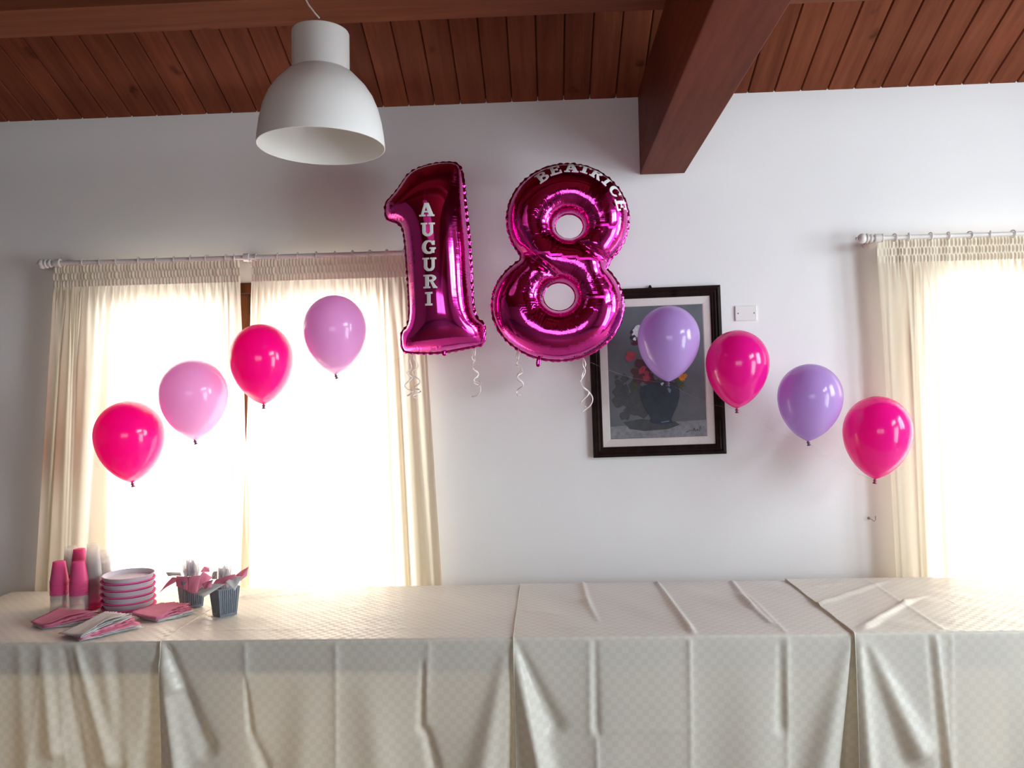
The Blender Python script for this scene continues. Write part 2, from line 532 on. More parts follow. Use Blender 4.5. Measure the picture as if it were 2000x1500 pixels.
BX0, BX1, BZ0 = 0.456, 0.664, 2.613
tag(MB().box(BX0, BX1, YF, 0.0, BZ0, 3.0, 0.005).build('trim_1', M['beam']), kind='structure')
for n, (ya, yb) in enumerate(((-1.03, -0.822), (-2.7, -2.49))):
    tag(MB().add([(XL, yb, 3.0 if n == 0 else 3.75), (XL, ya, 3.0 if n == 0 else 3.75), (XL, ya, zceil(ya)), (XL, yb, zceil(yb)),
                  (XR, yb, 3.0 if n == 0 else 3.75), (XR, ya, 3.0 if n == 0 else 3.75), (XR, ya, zceil(ya)), (XR, yb, zceil(yb))],
                 [(0, 1, 2, 3), (7, 6, 5, 4), (0, 4, 5, 1), (1, 5, 6, 2), (2, 6, 7, 3), (3, 7, 4, 0)]).build('trim_%d' % (n + 2), M['purlin']), kind='structure')

def rear_window(name, q):
    x0, x1, z0, z1 = q
    root = tag(empty(name, ((x0 + x1) / 2, 0.045, 0)), kind='structure')
    cx = (x0 + x1) / 2
    y0, y1 = -0.035, 0.035
    hwid = (x1 - x0) / 2
    f = MB()
    f.box(-hwid, -hwid + 0.05, y0 - 0.02, y1 + 0.03, 0, z1, 0.004).box(hwid - 0.05, hwid, y0 - 0.02, y1 + 0.03, 0, z1, 0.004).box(-hwid + 0.05, hwid - 0.05, y0 - 0.02, y1 + 0.03, z1 - 0.05, z1, 0.004)
    f.build('window_frame', M['frame_wood'], root)
    for s in (-1, 1):
        a0, a1 = (-hwid + 0.05, -0.002) if s < 0 else (0.002, hwid - 0.05)
        zt = z1 - 0.052
        g = MB()
        wl, wr = (0.06, 0.095) if s < 0 else (0.095, 0.06)   # the two meeting stiles are the broad ones
        g.box(a0, a0 + wl, y0, y1, 0.01, zt, 0.004).box(a1 - wr, a1, y0, y1, 0.01, zt, 0.004)
        g.box(a0 + wl, a1 - wr, y0, y1, zt - 0.07, zt, 0.004).box(a0 + wl, a1 - wr, y0, y1, 0.01, 0.12, 0.004)
        sash = g.build('door_leaf', M['frame_wood'], root)
        MB().box(a0 + wl - 0.005, a1 - wr + 0.005, -0.006, 0.006, 0.115, zt - 0.065).build('pane', M['pane'], sash)
    return root
rear_window('window_1', RW1)
rear_window('window_2', RW2)

def side_window(name, q, wall):
    a0, a1, z0, z1 = q
    root = tag(empty(name, (XR + 0.12, (a0 + a1) / 2, z0) if wall == 'right' else ((a0 + a1) / 2, YF - 0.12, z0), (0, 0, PI / 2 if wall == 'right' else 0)), kind='structure')
    h, wd = z1 - z0, (a1 - a0) / 2
    f = MB()
    f.box(-wd, -wd + 0.06, -0.04, 0.04, 0, h, 0.004).box(wd - 0.06, wd, -0.04, 0.04, 0, h, 0.004).box(-wd + 0.06, wd - 0.06, -0.04, 0.04, 0, 0.06, 0.004).box(-wd + 0.06, wd - 0.06, -0.04, 0.04, h - 0.06, h, 0.004)
    f.box(-0.04, 0.04, -0.035, 0.035, 0.06, h - 0.06, 0.004)
    f.build('window_frame', M['frame_wood'], root)
    for s in (-1, 1):
        x0, x1 = sorted((s * 0.035, s * (wd - 0.055)))
        MB().box(x0, x1, -0.005, 0.005, 0.055, h - 0.055).build('pane', M['pane'], root)
side_window('window_3', SW1, 'right')
side_window('window_4', SW2, 'right')
side_window('window_5', FW1, 'front')
side_window('window_added_6', SW3, 'right')  # unseen door window added to go with the low fill light

# ------------------------------------------------------------------ tables under the cloths
TZ = 0.745
YB, YT = -0.197, -0.972                      # back and front edge of the table row
def table(x0, x1, label):
    t = tag(empty('table', ((x0 + x1) / 2, (YB + YT) / 2, 0)), label, 'table', 'tables in the long row')
    hx, hy = (x1 - x0) / 2 - 0.004, (YB - YT) / 2 - 0.004
    MB().box(-hx, hx, -hy, hy, TZ - 0.028, TZ, 0.004).build('table_top', M['table_wood'], t)
    for s in (-1, 1):
        MB().box(-hx + 0.02, hx - 0.02, s * (hy - 0.03) - 0.011, s * (hy - 0.03) + 0.011, TZ - 0.115, TZ - 0.028).build('apron', M['table_wood'], t)
        MB().box(s * (hx - 0.03) - 0.011, s * (hx - 0.03) + 0.011, -hy + 0.045, hy - 0.045, TZ - 0.115, TZ - 0.028).build('apron', M['table_wood'], t)
        for q in (-1, 1):
            MB().box(s * (hx - 0.055) - 0.022, s * (hx - 0.055) + 0.022, q * (hy - 0.065) - 0.022, q * (hy - 0.065) + 0.022, 0, TZ - 0.028, 0.003).build('leg', M['table_wood'], t)
table(-2.48, -1.24, 'leftmost table of the row, carrying cups, plates and napkins under its cloth')
table(-1.24, 0.0, 'table below the foil number one, under its cloth')
table(0.0, 1.24, 'table below the framed flower painting, under its cloth')
table(1.24, 2.48, 'rightmost table of the row, below the right curtain')

# ------------------------------------------------------------------ tablecloths
def lerp(a, b, t):
    return a + (b - a) * t
def sstep(a, b, x):
    t = np.clip((x - a) / (b - a), 0, 1)
    return t * t * (3 - 2 * t)
def front_pt(px, py):
    q = atY(px, py, YT)
    return q.x, 0.752 - q.z
def top_pt(px, py):
    q = atZ(px, py, 0.752)
    return q.x, q.y
def ridge(X, Y, a, b, w0, w1, h0, h1, sharp=False, fade=0.12):
    """a fold running from a to b, w wide and h high at each end"""
    ax, ay = a; bx, by = b
    dx, dy = bx - ax, by - ay
    L = math.hypot(dx, dy)
    q = ((X - ax) * dx + (Y - ay) * dy) / (L * L)
    d = ((X - ax) * dy - (Y - ay) * dx) / L
    qc = np.clip(q, 0, 1)
    w = lerp(w0, w1, qc); h = lerp(h0, h1, qc)
    end = sstep(-fade, 0.0, q) * sstep(1 + fade, 1.0, q)
    if sharp == 'step':
        return h * end * np.exp(-(np.abs(d) / w)) * np.sign(d) * (1 - np.exp(-np.abs(d) / 0.003))
    if sharp:
        return 0.6 * h * end * np.exp(-np.abs(d) / w)
    return h * end * np.exp(-(d / w) ** 2)

def tablecloth(label, x0, x1, layer, front, top, seed, drop=0.63, endfall=0.0):
    r = np.random.default_rng(seed)
    nx = int((x1 - x0) / 0.0065)
    zt = 0.7510 + 0.0028 * layer
    yo = YT - 0.006 - 0.0035 * layer
    yb = YB + 0.006 + 0.002 * layer
    R = 0.010
    prof = []                                # (y, z, kind, arc)
    for z in np.linspace(zt - 0.12, zt - R, 8): prof.append((yb, z, -1.0))
    for a in (30, 60): prof.append((yb - R + R * math.cos(math.radians(a)), zt - R + R * math.sin(math.radians(a)), -1.0))
    for y in np.linspace(yb - R, yo + R, 84): prof.append((y, zt, 0.0))
    for a in (22, 45, 67): prof.append((yo + R - R * math.sin(math.radians(a)), zt - R + R * math.cos(math.radians(a)), 0.5))
    for t in np.concatenate((np.linspace(R, 0.12, 14), np.linspace(0.13, drop, 50))): prof.append((yo, zt - t, 1.0))
    prof = np.array(prof)
    arc = np.concatenate(([0], np.cumsum(np.hypot(np.diff(prof[:, 0]), np.diff(prof[:, 1])))))
    xs = np.linspace(x0, x1, nx + 1)
    X, _ = np.meshgrid(xs, arc)
    Yp = np.repeat(prof[:, :1], nx + 1, 1); Zp = np.repeat(prof[:, 1:2], nx + 1, 1); K = np.repeat(prof[:, 2:3], nx + 1, 1)
    Tt = np.clip(zt - Zp, 0, 1) * (K > 0.4)
    isf = (K > 0.4)
    out = np.zeros_like(X)
    for f in front:
        out += f(X, Tt)
    # soft random buckling of the hanging part, growing downwards
    for k in range(7):
        fr = r.uniform(6, 26); ph = r.uniform(0, 6.28); sl = r.uniform(-4, 4)
        out += 0.0016 * (Tt / 0.3) * np.sin(fr * X + sl * Tt + ph) * r.uniform(0.5, 1.3)
    out *= np.minimum(1, Tt / 0.03)
    rise = np.zeros_like(X)
    for f in top:
        rise += f(X, Yp)
    for k in range(5):
        rise += 0.0006 * np.sin(r.uniform(10, 40) * X + r.uniform(-40, 40) * Yp + r.uniform(0, 6.28))
    inside = sstep(yo, yo + 0.03, Yp) * sstep(yb, yb - 0.03, Yp)
    rise = np.maximum(rise * inside, -0.0015)
    Y2 = Yp - np.where(isf, out, 0)
    Z2 = Zp + np.where(K == 0, rise, 0)
    if endfall:                              # the free end of the row: the cloth rolls over the table end
        e = np.clip((x0 + endfall - X) / endfall, 0, 1)
        Z2 -= e ** 3 * 0.10 * (K <= 0.5)
    n, m = X.shape
    v = np.stack((X, Y2, Z2), -1).reshape(-1, 3)
    idx = np.arange(n * m).reshape(n, m)
    f = np.stack((idx[:-1, :-1], idx[:-1, 1:], idx[1:, 1:], idx[1:, :-1]), -1).reshape(-1, 4)
    me = bpy.data.meshes.new('tablecloth')
    me.from_pydata(v.tolist(), [], f.tolist())
    me.materials.append(M['cloth'])
    me.polygons.foreach_set('use_smooth', [True] * len(me.polygons))
    uvl = me.uv_layers.new(name='UVMap')
    UV = np.stack((X, np.repeat(arc[:, None], m, 1)), -1).reshape(-1, 2)
    li = np.zeros(len(me.loops), dtype=np.int32)
    me.loops.foreach_get('vertex_index', li)
    uvl.data.foreach_set('uv', UV[li].astype(np.float32).ravel())
    root = tag(empty('tablecloth', ((x0 + x1) / 2, (YB + YT) / 2, zt)), label, 'tablecloth', 'tablecloths along the row')
    o = link('cloth_sheet', me, root)
    o.location = (-(x0 + x1) / 2, -(YB + YT) / 2, -zt)
    # rolled hem along the left edge
    hem = [Vector((X[i, 0], Y2[i, 0], Z2[i, 0])) for i in range(len(arc)) if K[i, 0] >= 0]
    h = MB().tube([p + Vector((0.001, -0.0005 * (q > 80), 0.0008)) for q, p in enumerate(hem)], 0.0016, 6).build('hem', M['cloth'], root, True)
    h.location = o.location
    return root

FR = lambda a, b, w0, w1, h0, h1, sharp=False: (lambda X, T, A=front_pt(*a), B=front_pt(*b): ridge(X, T, A, B, w0, w1, h0, h1, sharp))
TP = lambda a, b, w0, w1, h0, h1, sharp=False: (lambda X, Y, A=top_pt(*a), B=top_pt(*b): ridge(X, Y, A, B, w0, w1, h0, h1, sharp, 0.25))
def recess(xa, xb, depth):
    return lambda X, T: -depth * sstep(xa, xb, X) * np.clip((T - 0.02) / 0.35, 0, 1.3)
def recess_tri(px_top, px_bot, xr, depth):
    """the cloth edge swinging back: the swing widens downwards"""
    xt, _ = front_pt(px_top, 1260); xb, tb = front_pt(px_bot, 1500)
    return lambda X, T: -depth * np.clip(T / tb, 0, 1.3) * sstep(0, 1, np.clip((X - lerp(xt, xb, np.clip(T / tb, 0, 1))) / (xr - lerp(xt, xb, np.clip(T / tb, 0, 1)) + 1e-4), 0, 1.4))

XA, XB, XC, XD, XE = -2.49, -1.392, -0.140, 1.022, 1.652
tablecloth('leftmost cream checked tablecloth, under the pink cups and the paper plates', XA, XB + 0.16, 0, [
    FR((85, 1265), (110, 1460), .018, .03, .004, .022), FR((150, 1262), (215, 1480), .012, .03, .006, .026, False),
    FR((195, 1262), (250, 1500), .02, .04, .003, .016), FR((125, 1262), (165, 1500), .014, .02, -.004, -.018),
    FR((120, 1340), (135, 1500), .008, .012, .004, .009, True), FR((145, 1345), (158, 1500), .006, .010, .005, .010, True),
    FR((145, 1345), (270, 1382), .006, .006, .004, .003, True), FR((40, 1262), (55, 1500), .02, .035, .003, .014),
    FR((225, 1270), (240, 1500), .02, .025, -.003, -.012), FR((82, 1300), (60, 1500), .01, .02, .005, .01, True),
    FR((160, 1290), (105, 1500), .012, .02, .003, .008, True),
    recess_tri(300, 262, XB, .075)],
    [TP((20, 1195), (300, 1180), .03, .03, .001, .001)], 1, endfall=0.035)
tablecloth('cream checked tablecloth below the foil number one', XB, XC + 0.16, 1, [
    FR((318, 1262), (345, 1345), .012, .03, .003, .020), FR((330, 1262), (405, 1460), .014, .030, -.010, -.028),
    FR((318, 1300), (352, 1500), .02, .03, .012, .034),
    FR((480, 1255), (484, 1345), .012, .010, .008, .006, True), FR((482, 1330), (492, 1428), .006, .010, -.006, -.013, False),
    FR((492, 1430), (520, 1500), .012, .02, -.004, -.016), FR((657, 1252), (659, 1500), .010, .012, .008, .007, True),
    FR((838, 1250), (830, 1420), .010, .012, .006, .008, True), FR((826, 1300), (824, 1425), .008, .014, -.005, -.013),
    FR((832, 1425), (850, 1500), .014, .02, -.012, -.020),
    FR((330, 1425), (1003, 1425), .005, .005, .003, .003, True), FR((330, 1300), (1003, 1298), .004, .004, .0015, .0015, True),
    FR((985, 1290), (945, 1500), .02, .05, .004, .030), recess_tri(1000, 985, XC, .03),
    FR((720, 1340), (740, 1500), .05, .06, .003, .012), FR((600, 1340), (585, 1500), .05, .05, .002, .010)],
    [TP((350, 1232), (1003, 1226), .006, .006, .003, .003, True), TP((480, 1168), (560, 1152), .012, .02, .010, .006),
     TP((470, 1170), (600, 1160), .02, .02, .004, .004), TP((845, 1190), (880, 1146), .008, .008, .003, .004, True),
     TP((690, 1192), (735, 1150), .008, .008, .003, .003, True), TP((620, 1175), (990, 1172), .005, .005, .002, .002, True),
     TP((510, 1205), (560, 1160), .006, .006, .002, .002, True)], 2)
tablecloth('cream checked tablecloth in the middle, below the framed painting', XC, XD + 0.15, 2, [
    FR((1004, 1270), (1055, 1500), .02, .036, .006, .050), FR((1012, 1262), (1085, 1420), .012, .03, -.004, -.020),
    FR((1162, 1250), (1165, 1425), .009, .012, -.003, -.009), FR((1150, 1250), (1152, 1425), .010, .012, .004, .008, True),
    FR((1163, 1425), (1166, 1500), .008, .010, .008, .010, True),
    FR((1345, 1248), (1349, 1500), .008, .010, .009, .008, True),
    FR((1535, 1246), (1536, 1500), .009, .012, .009, .010, True), FR((1522, 1260), (1524, 1420), .010, .018, -.003, -.012),
    FR((1010, 1425), (1640, 1427), .005, .005, .003, .003, True), FR((1020, 1305), (1600, 1312), .004, .004, .0015, .0015, True),
    FR((1655, 1262), (1600, 1500), .02, .05, .004, .030), recess_tri(1662, 1628, XD, .10)],
    [TP((1138, 1142), (1148, 1180), .010, .012, .012, .008), TP((1146, 1178), (1166, 1212), .012, .010, .010, .003), TP((1284, 1141), (1344, 1226), .008, .012, .010, .013),
     TP((1430, 1139), (1465, 1185), .010, .012, .010, .010), TP((1446, 1168), (1500, 1215), .012, .010, .008, .006), TP((1465, 1170), (1536, 1240), .008, .009, .010, .008, True),
     TP((1010, 1230), (1640, 1222), .006, .006, .003, .003, True), TP((1030, 1195), (1100, 1204), .02, .02, .003, .002)], 3)
tablecloth('right cream checked tablecloth whose scalloped left edge casts a dark gap', XD, XE, 4, [
    FR((1674, 1262), (1690, 1500), .016, .030, .006, .032), FR((1690, 1280), (1770, 1500), .016, .04, -.004, -.022),
    FR((1690, 1262), (1790, 1470), .02, .045, .003, .028), FR((1822, 1240), (1850, 1500), .010, .018, .010, .016, True),
    FR((1810, 1255), (1836, 1500), .010, .016, -.004, -.012), FR((1852, 1245), (1854, 1500), .007, .007, .004, .004, True)],
    [TP((1610, 1182), (1715, 1146), .012, .016, .012, .008), TP((1595, 1150), (1640, 1145), .015, .015, .006, .006), TP((1695, 1228), (1768, 1184), .016, .012, .015, .010),
     TP((1765, 1185), (1800, 1172), .012, .014, .008, .005), TP((1700, 1142), (1850, 1240), .007, .009, .006, .006, True)], 4)
tablecloth('pale tablecloth at the right end of the row, by the right curtain', XE - 0.12, 2.6, 3, [
    FR((2050, 1250), (2060, 1500), .02, .04, .003, .02)], [], 5)

# ------------------------------------------------------------------ curtains and rods
YCU = -0.105
def curtain(label, xt0, xt1, xb0, xb1, ztop, rings, seed, slant=0.0, bow=0.0, flat_left=0.0):
    r = np.random.default_rng(seed)
    wt = xt1 - xt0
    zb = 0.035
    nx = int(wt / 0.0028)
    zs = np.concatenate((np.linspace(ztop, ztop - 0.10, 22), np.linspace(ztop - 0.106, ztop - 0.4, 22), np.linspace(ztop - 0.44, zb, 34)))
    U = np.linspace(0, 1, nx + 1)
    def phase(pitch, jit):
        n = max(4, int(wt / pitch))
        k = np.cumsum(r.uniform(1 - jit, 1 + jit, n + 1)); k = (k - k[0]) / (k[-1] - k[0])
        return np.interp(U, k, np.arange(n + 1)) * 2 * PI, np.interp(U, k, r.uniform(0.55, 1.25, n + 1))
    pA, aA = phase(0.0155, 0.3)
    pB, aB = phase(0.034, 0.45)
    pC, aC = phase(0.085, 0.5)
    pD, aD = phase(0.17, 0.4)
    vs = np.zeros((len(zs), nx + 1, 3))
    for j, z in enumerate(zs):
        d = ztop - z
        v = d / (ztop - zb)
        band = (d / 0.034) % 1.0                       # the heading tape gathers the cloth in three rows
        g = 1.0 if d < 0.102 else 0.0
        gather = 0.35 + 0.65 * math.sin(PI * band) ** 0.7 if g else 1.0
        shift = (math.floor(d / 0.034) % 2) * PI * g
        wA = 1.0 if g else max(0, 1 - (d - 0.10) / 0.10) * 0.7
        wB = 0 if g else min(1, (d - 0.10) / 0.04) * max(0.25, 1 - (d - 0.10) / 0.9)
        wC = min(1, max(0, (d - 0.12) / 0.35))
        wD = min(1, max(0, (d - 0.5) / 0.9))
        y = -0.0055 * gather * wA * np.abs(np.sin(pA / 2 + shift / 2)) * aA * 2
        y -= 0.0068 * wB * np.sin(pB) * aB
        y -= 0.0150 * wC * np.sin(pC + 0.5 * v) * aC
        y -= 0.0160 * wD * np.sin(pD + 0.9) * aD
        if flat_left:                                  # the returned edge hangs flatter and closer to the wall
            y = y * np.clip(U * wt / flat_left, 0.25, 1)
        x = lerp(xt0, xt1, U) * (1 - v) + lerp(xb0, xb1, U) * v + slant * v * 0.0
        x = x + bow * math.sin(PI * v) * (U - 0.5) + 0.005 * wC * np.cos(pC) + 0.003 * wA * (d / 0.1 if g else 1) * slant
        x = np.clip(x, min(xt0, xb0) - 0.02, max(xt1, xb1) + 0.02)
        vs[j, :, 0] = x
        vs[j, :, 1] = YCU + np.clip(y, -0.06, 0.05) + 0.008
        vs[j, :, 2] = z + (0.003 * np.abs(np.sin(pA / 2)) if j == 0 else 0)
    n, m = vs.shape[:2]
    idx = np.arange(n * m).reshape(n, m)
    f = np.stack((idx[:-1, :-1], idx[1:, :-1], idx[1:, 1:], idx[:-1, 1:]), -1).reshape(-1, 4)
    root = tag(empty('curtain', ((xt0 + xt1) / 2, YCU, zb)), label, 'curtain', 'cream curtains')
    off = Vector((-(xt0 + xt1) / 2, -YCU, -zb))
    for nm, j0, j1 in (('heading_tape', 0, 21), ('curtain_panel', 21, len(zs) - 1)):
        sub = vs[j0:j1 + 1].reshape(-1, 3)
        nn = j1 - j0 + 1
        idx = np.arange(nn * m).reshape(nn, m)
        f = np.stack((idx[:-1, :-1], idx[1:, :-1], idx[1:, 1:], idx[:-1, 1:]), -1).reshape(-1, 4)
        me = bpy.data.meshes.new(nm)
        me.from_pydata(sub.tolist(), [], f.tolist())
        me.materials.append(M['heading' if nm == 'heading_tape' else 'curtain'])
        me.polygons.foreach_set('use_smooth', [True] * len(me.polygons))
        o = link(nm, me, root)
        o.location = off
    for x in rings:
        o = link('curtain_ring', RING, root)
        o.location = Vector((x, YCU, ZROD)) + off
        o.rotation_euler = (0, 0, r.uniform(-0.5, 0.5))
    return root

ZROD = atY(480, 503, YCU).z
RING = MB().lathe([(0.0165 + 0.0026 * math.cos(a), 0.0026 * math.sin(a)) for a in np.linspace(0, 2 * PI, 9)[:-1]], 20, axis='X', close=True).mesh('curtain_ring', M['rod'], True)
def rod(label, x0, x1, brackets):
    root = tag(empty('curtain_rod', ((x0 + x1) / 2, YCU, ZROD)), label, 'curtain rod', 'curtain rods')
    cx = (x0 + x1) / 2
    MB().tube([(x0 - cx, 0, 0), (x1 - cx, 0, 0)], 0.0105, 16).build('pole', M['rod'], root, 40)
    fin = [(0.0, -0.074), (0.005, -0.073), (0.008, -0.068), (0.006, -0.063), (0.014, -0.060), (0.021, -0.052), (0.0235, -0.043), (0.021, -0.033), (0.016, -0.028),
           (0.0215, -0.025), (0.0215, -0.019), (0.014, -0.016), (0.0125, -0.010), (0.019, -0.007), (0.019, 0.0), (0.0105, 0.003)]
    for s, x in ((1, x0), (-1, x1)):
        MB().lathe([(r_, z * s) for r_, z in fin], 20, (x - cx, 0, 0), 'X').build('finial', M['rod'], root, 50)
    for x in brackets:
        b = MB()
        b.lathe([(0.0, 0), (0.034, 0), (0.034, -0.006), (0.028, -0.012), (0.012, -0.015), (0.011, -0.075), (0.017, -0.082), (0.018, -0.095)], 20, (x - cx, -YCU - 0.001, 0), 'Y')
        b.lathe([(0.012, -0.016), (0.019, -0.013), (0.020, 0.013), (0.012, 0.016)], 20, (x - cx, 0, 0), 'X')
        b.build('bracket', M['rod'], root, 50)
def X_(px, py):
    return atY(px, py, YCU).x
rod('white turned curtain rod above the wide left window', X_(100, 518), X_(873, 494), (X_(113, 517), X_(482, 503), X_(858, 494)))
rod('white turned curtain rod at the right edge, above the bright right window', X_(1703, 470), 3.34, (X_(1714, 470), 2.40, 3.32))
ZT = ZROD - 0.012
def botx(px_top, y_top, px_bot, y_bot):
    a, b = atY(px_top, y_top, YCU), atY(px_bot, y_bot, YCU)
    return b.x + (b.x - a.x) / (a.z - b.z) * (b.z - 0.035)
curtain('leftmost cream curtain, behind the lowest pink balloon', X_(104, 530), X_(466, 512), botx(104, 530, 68, 1150), botx(466, 512, 486, 1140), ZT,
        [X_(p, 510) for p in (163, 194, 230, 271, 307, 341, 373, 405, 442, 457)], 11, slant=1.0)
curtain('cream curtain left of the foil number one, behind the higher lilac pink balloon', X_(491, 510), X_(818, 496), botx(491, 510, 468, 1140), botx(818, 496, 862, 1140), ZT,
        [X_(p, 500) for p in (500, 543, 582, 618, 654, 689, 723, 756, 790)], 12, slant=0.6)
curtain('cream curtain at the right edge, beside the bare wall hook', X_(1714, 480), 2.38, botx(1714, 480, 1749, 1130), 2.38, ZT,
        [X_(p, 463) for p in (1724, 1747, 1775, 1817, 1852, 1894, 1935, 1978, 2015, 2050)], 13, slant=-0.8, flat_left=0.10)
curtain('cream curtain beyond the right edge of the right window', 2.41, 3.30, 2.41, 3.33, ZT, [2.45 + 0.085 * k for k in range(10)], 14)

# ------------------------------------------------------------------ foil number balloons
YFO = -0.36
def outline(pts, off, sc):
    """outline points measured on a crop of the photo, put on the plane the balloon hangs in"""
    return [(lambda q: (q.x, q.z))(atY(off[0] + x / sc, off[1] + y / sc, YFO)) for x, y in pts]
def chaikin(pts, n=2):
    for _ in range(n):
        o = []
        for i in range(len(pts)):
            a, b = np.array(pts[i]), np.array(pts[(i + 1) % len(pts)])
            o += [tuple(a * .75 + b * .25), tuple(a * .25 + b * .75)]
        pts = o
    return pts
def resample(pts, step):
    p = np.array(pts + [pts[0]])
    L = np.concatenate(([0], np.cumsum(np.hypot(*np.diff(p, axis=0).T))))
    n = int(L[-1] / step)
    t = np.linspace(0, L[-1], n + 1)[:-1]
    return np.stack((np.interp(t, L, p[:, 0]), np.interp(t, L, p[:, 1])), 1)
def in_poly(P, poly):
    x, y = P[:, 0], P[:, 1]
    c = np.zeros(len(P), bool)
    j = len(poly) - 1
    for i in range(len(poly)):
        xi, yi = poly[i]; xj, yj = poly[j]
        if yi != yj:
            c ^= ((yi > y) != (yj > y)) & (x < (xj - xi) * (y - yi) / (yj - yi) + xi)
        j = i
    return c

def inflate(loops, step, fat, creases):
    """loops: outer outline then hole outlines (X,Z arrays). A membrane is blown up over the outline:
    solve the Poisson equation on a triangulation, thickness = sqrt(2u), so every arm becomes round."""
    loops = [resample(l, step * 0.8) for l in loops]
    B = np.concatenate(loops)
    nb = len(B)
    lo, hi = B.min(0), B.max(0)
    gx = np.arange(lo[0], hi[0], step); gz = np.arange(lo[1], hi[1], step * 0.866)
    G = np.array([(x + (step / 2 if j % 2 else 0), z) for j, z in enumerate(gz) for x in gx])
    ok = in_poly(G, loops[0])
    for l in loops[1:]: ok &= ~in_poly(G, l)
    G = G[ok]
    inner = []
    for k, l in enumerate(loops):                       # a ring of points just inside the seam
        d = np.roll(l, -1, 0) - np.roll(l, 1, 0)
        nrm = np.stack((-d[:, 1], d[:, 0]), 1); nrm /= np.linalg.norm(nrm, axis=1)[:, None] + 1e-9
        for s in (1, -1):
            q = l + nrm * s * step * 0.28
            good = in_poly(q, loops[0])
            for l2 in loops[1:]: good &= ~in_poly(q, l2)
            inner.append(q[good])
    R1 = np.concatenate(inner)
    dmin = np.array([np.min(np.hypot(*(B - g).T)) for g in G])
    G = G[dmin > step * 0.62]
    P = np.concatenate((B, R1, G))
    edges, s = [], 0
    for l in loops:
        n = len(l)
        edges += [(s + i, s + (i + 1) % n) for i in range(n)]
        s += n
    res = delaunay_2d_cdt([Vector(p) for p in P], edges, [], 0, 1e-7)
    V = np.array([v[:] for v in res[0]]); Tr = np.array([f for f in res[2] if len(f) == 3])
    cen = V[Tr].mean(1)
    keep = in_poly(cen, loops[0])
    for l in loops[1:]: keep &= ~in_poly(cen, l)
    Tr = Tr[keep]
    N = len(V)
    bd = np.array([np.min(np.hypot(*(B - v).T)) for v in V])
    isb = bd < 1e-6
    A = np.zeros((N, N)); rhs = np.zeros(N)
    for t in Tr:
        p = V[t]
        e = np.array([p[2] - p[1], p[0] - p[2], p[1] - p[0]])
        ar = 0.5 * abs(e[0][0] * e[1][1] - e[0][1] * e[1][0]) + 1e-12
        k = e @ e.T / (4 * ar)
        A[np.ix_(t, t)] += k
        rhs[t] += ar / 3
    fr = np.where(~isb & (np.abs(A).sum(1) > 0))[0]
    u = np.zeros(N)
    u[fr] = np.linalg.solve(A[np.ix_(fr, fr)], rhs[fr])
    h = fat * np.sqrt(np.maximum(2 * u, 0))
    # seam creases: run along the nearest seam and how strongly they still show here
    runs, lens = [], []
    for k, l in enumerate(loops):
        runs.append(np.concatenate(([0], np.cumsum(np.hypot(*np.diff(l, axis=0).T)))) + 10 * k)
        lens.append(np.full(len(l), creases[k]))
    runs = np.concatenate(runs); lens = np.concatenate(lens)
    run = np.zeros(N); fall = np.zeros(N)
    for i, v in enumerate(V):
        d = np.hypot(*(B - v).T)
        w = np.exp(-d / lens)
        j = int(np.argmax(w)) if len(loops) > 1 else int(np.argmin(d))
        run[i] = runs[j]; fall[i] = math.exp(-d[j] / lens[j])
    h = h * (1 - 0.05 * fall * (0.5 + 0.5 * np.sin(run * 2 * PI / 0.034)) * (bd > 0))
    return V, Tr, isb, h, run, fall, loops

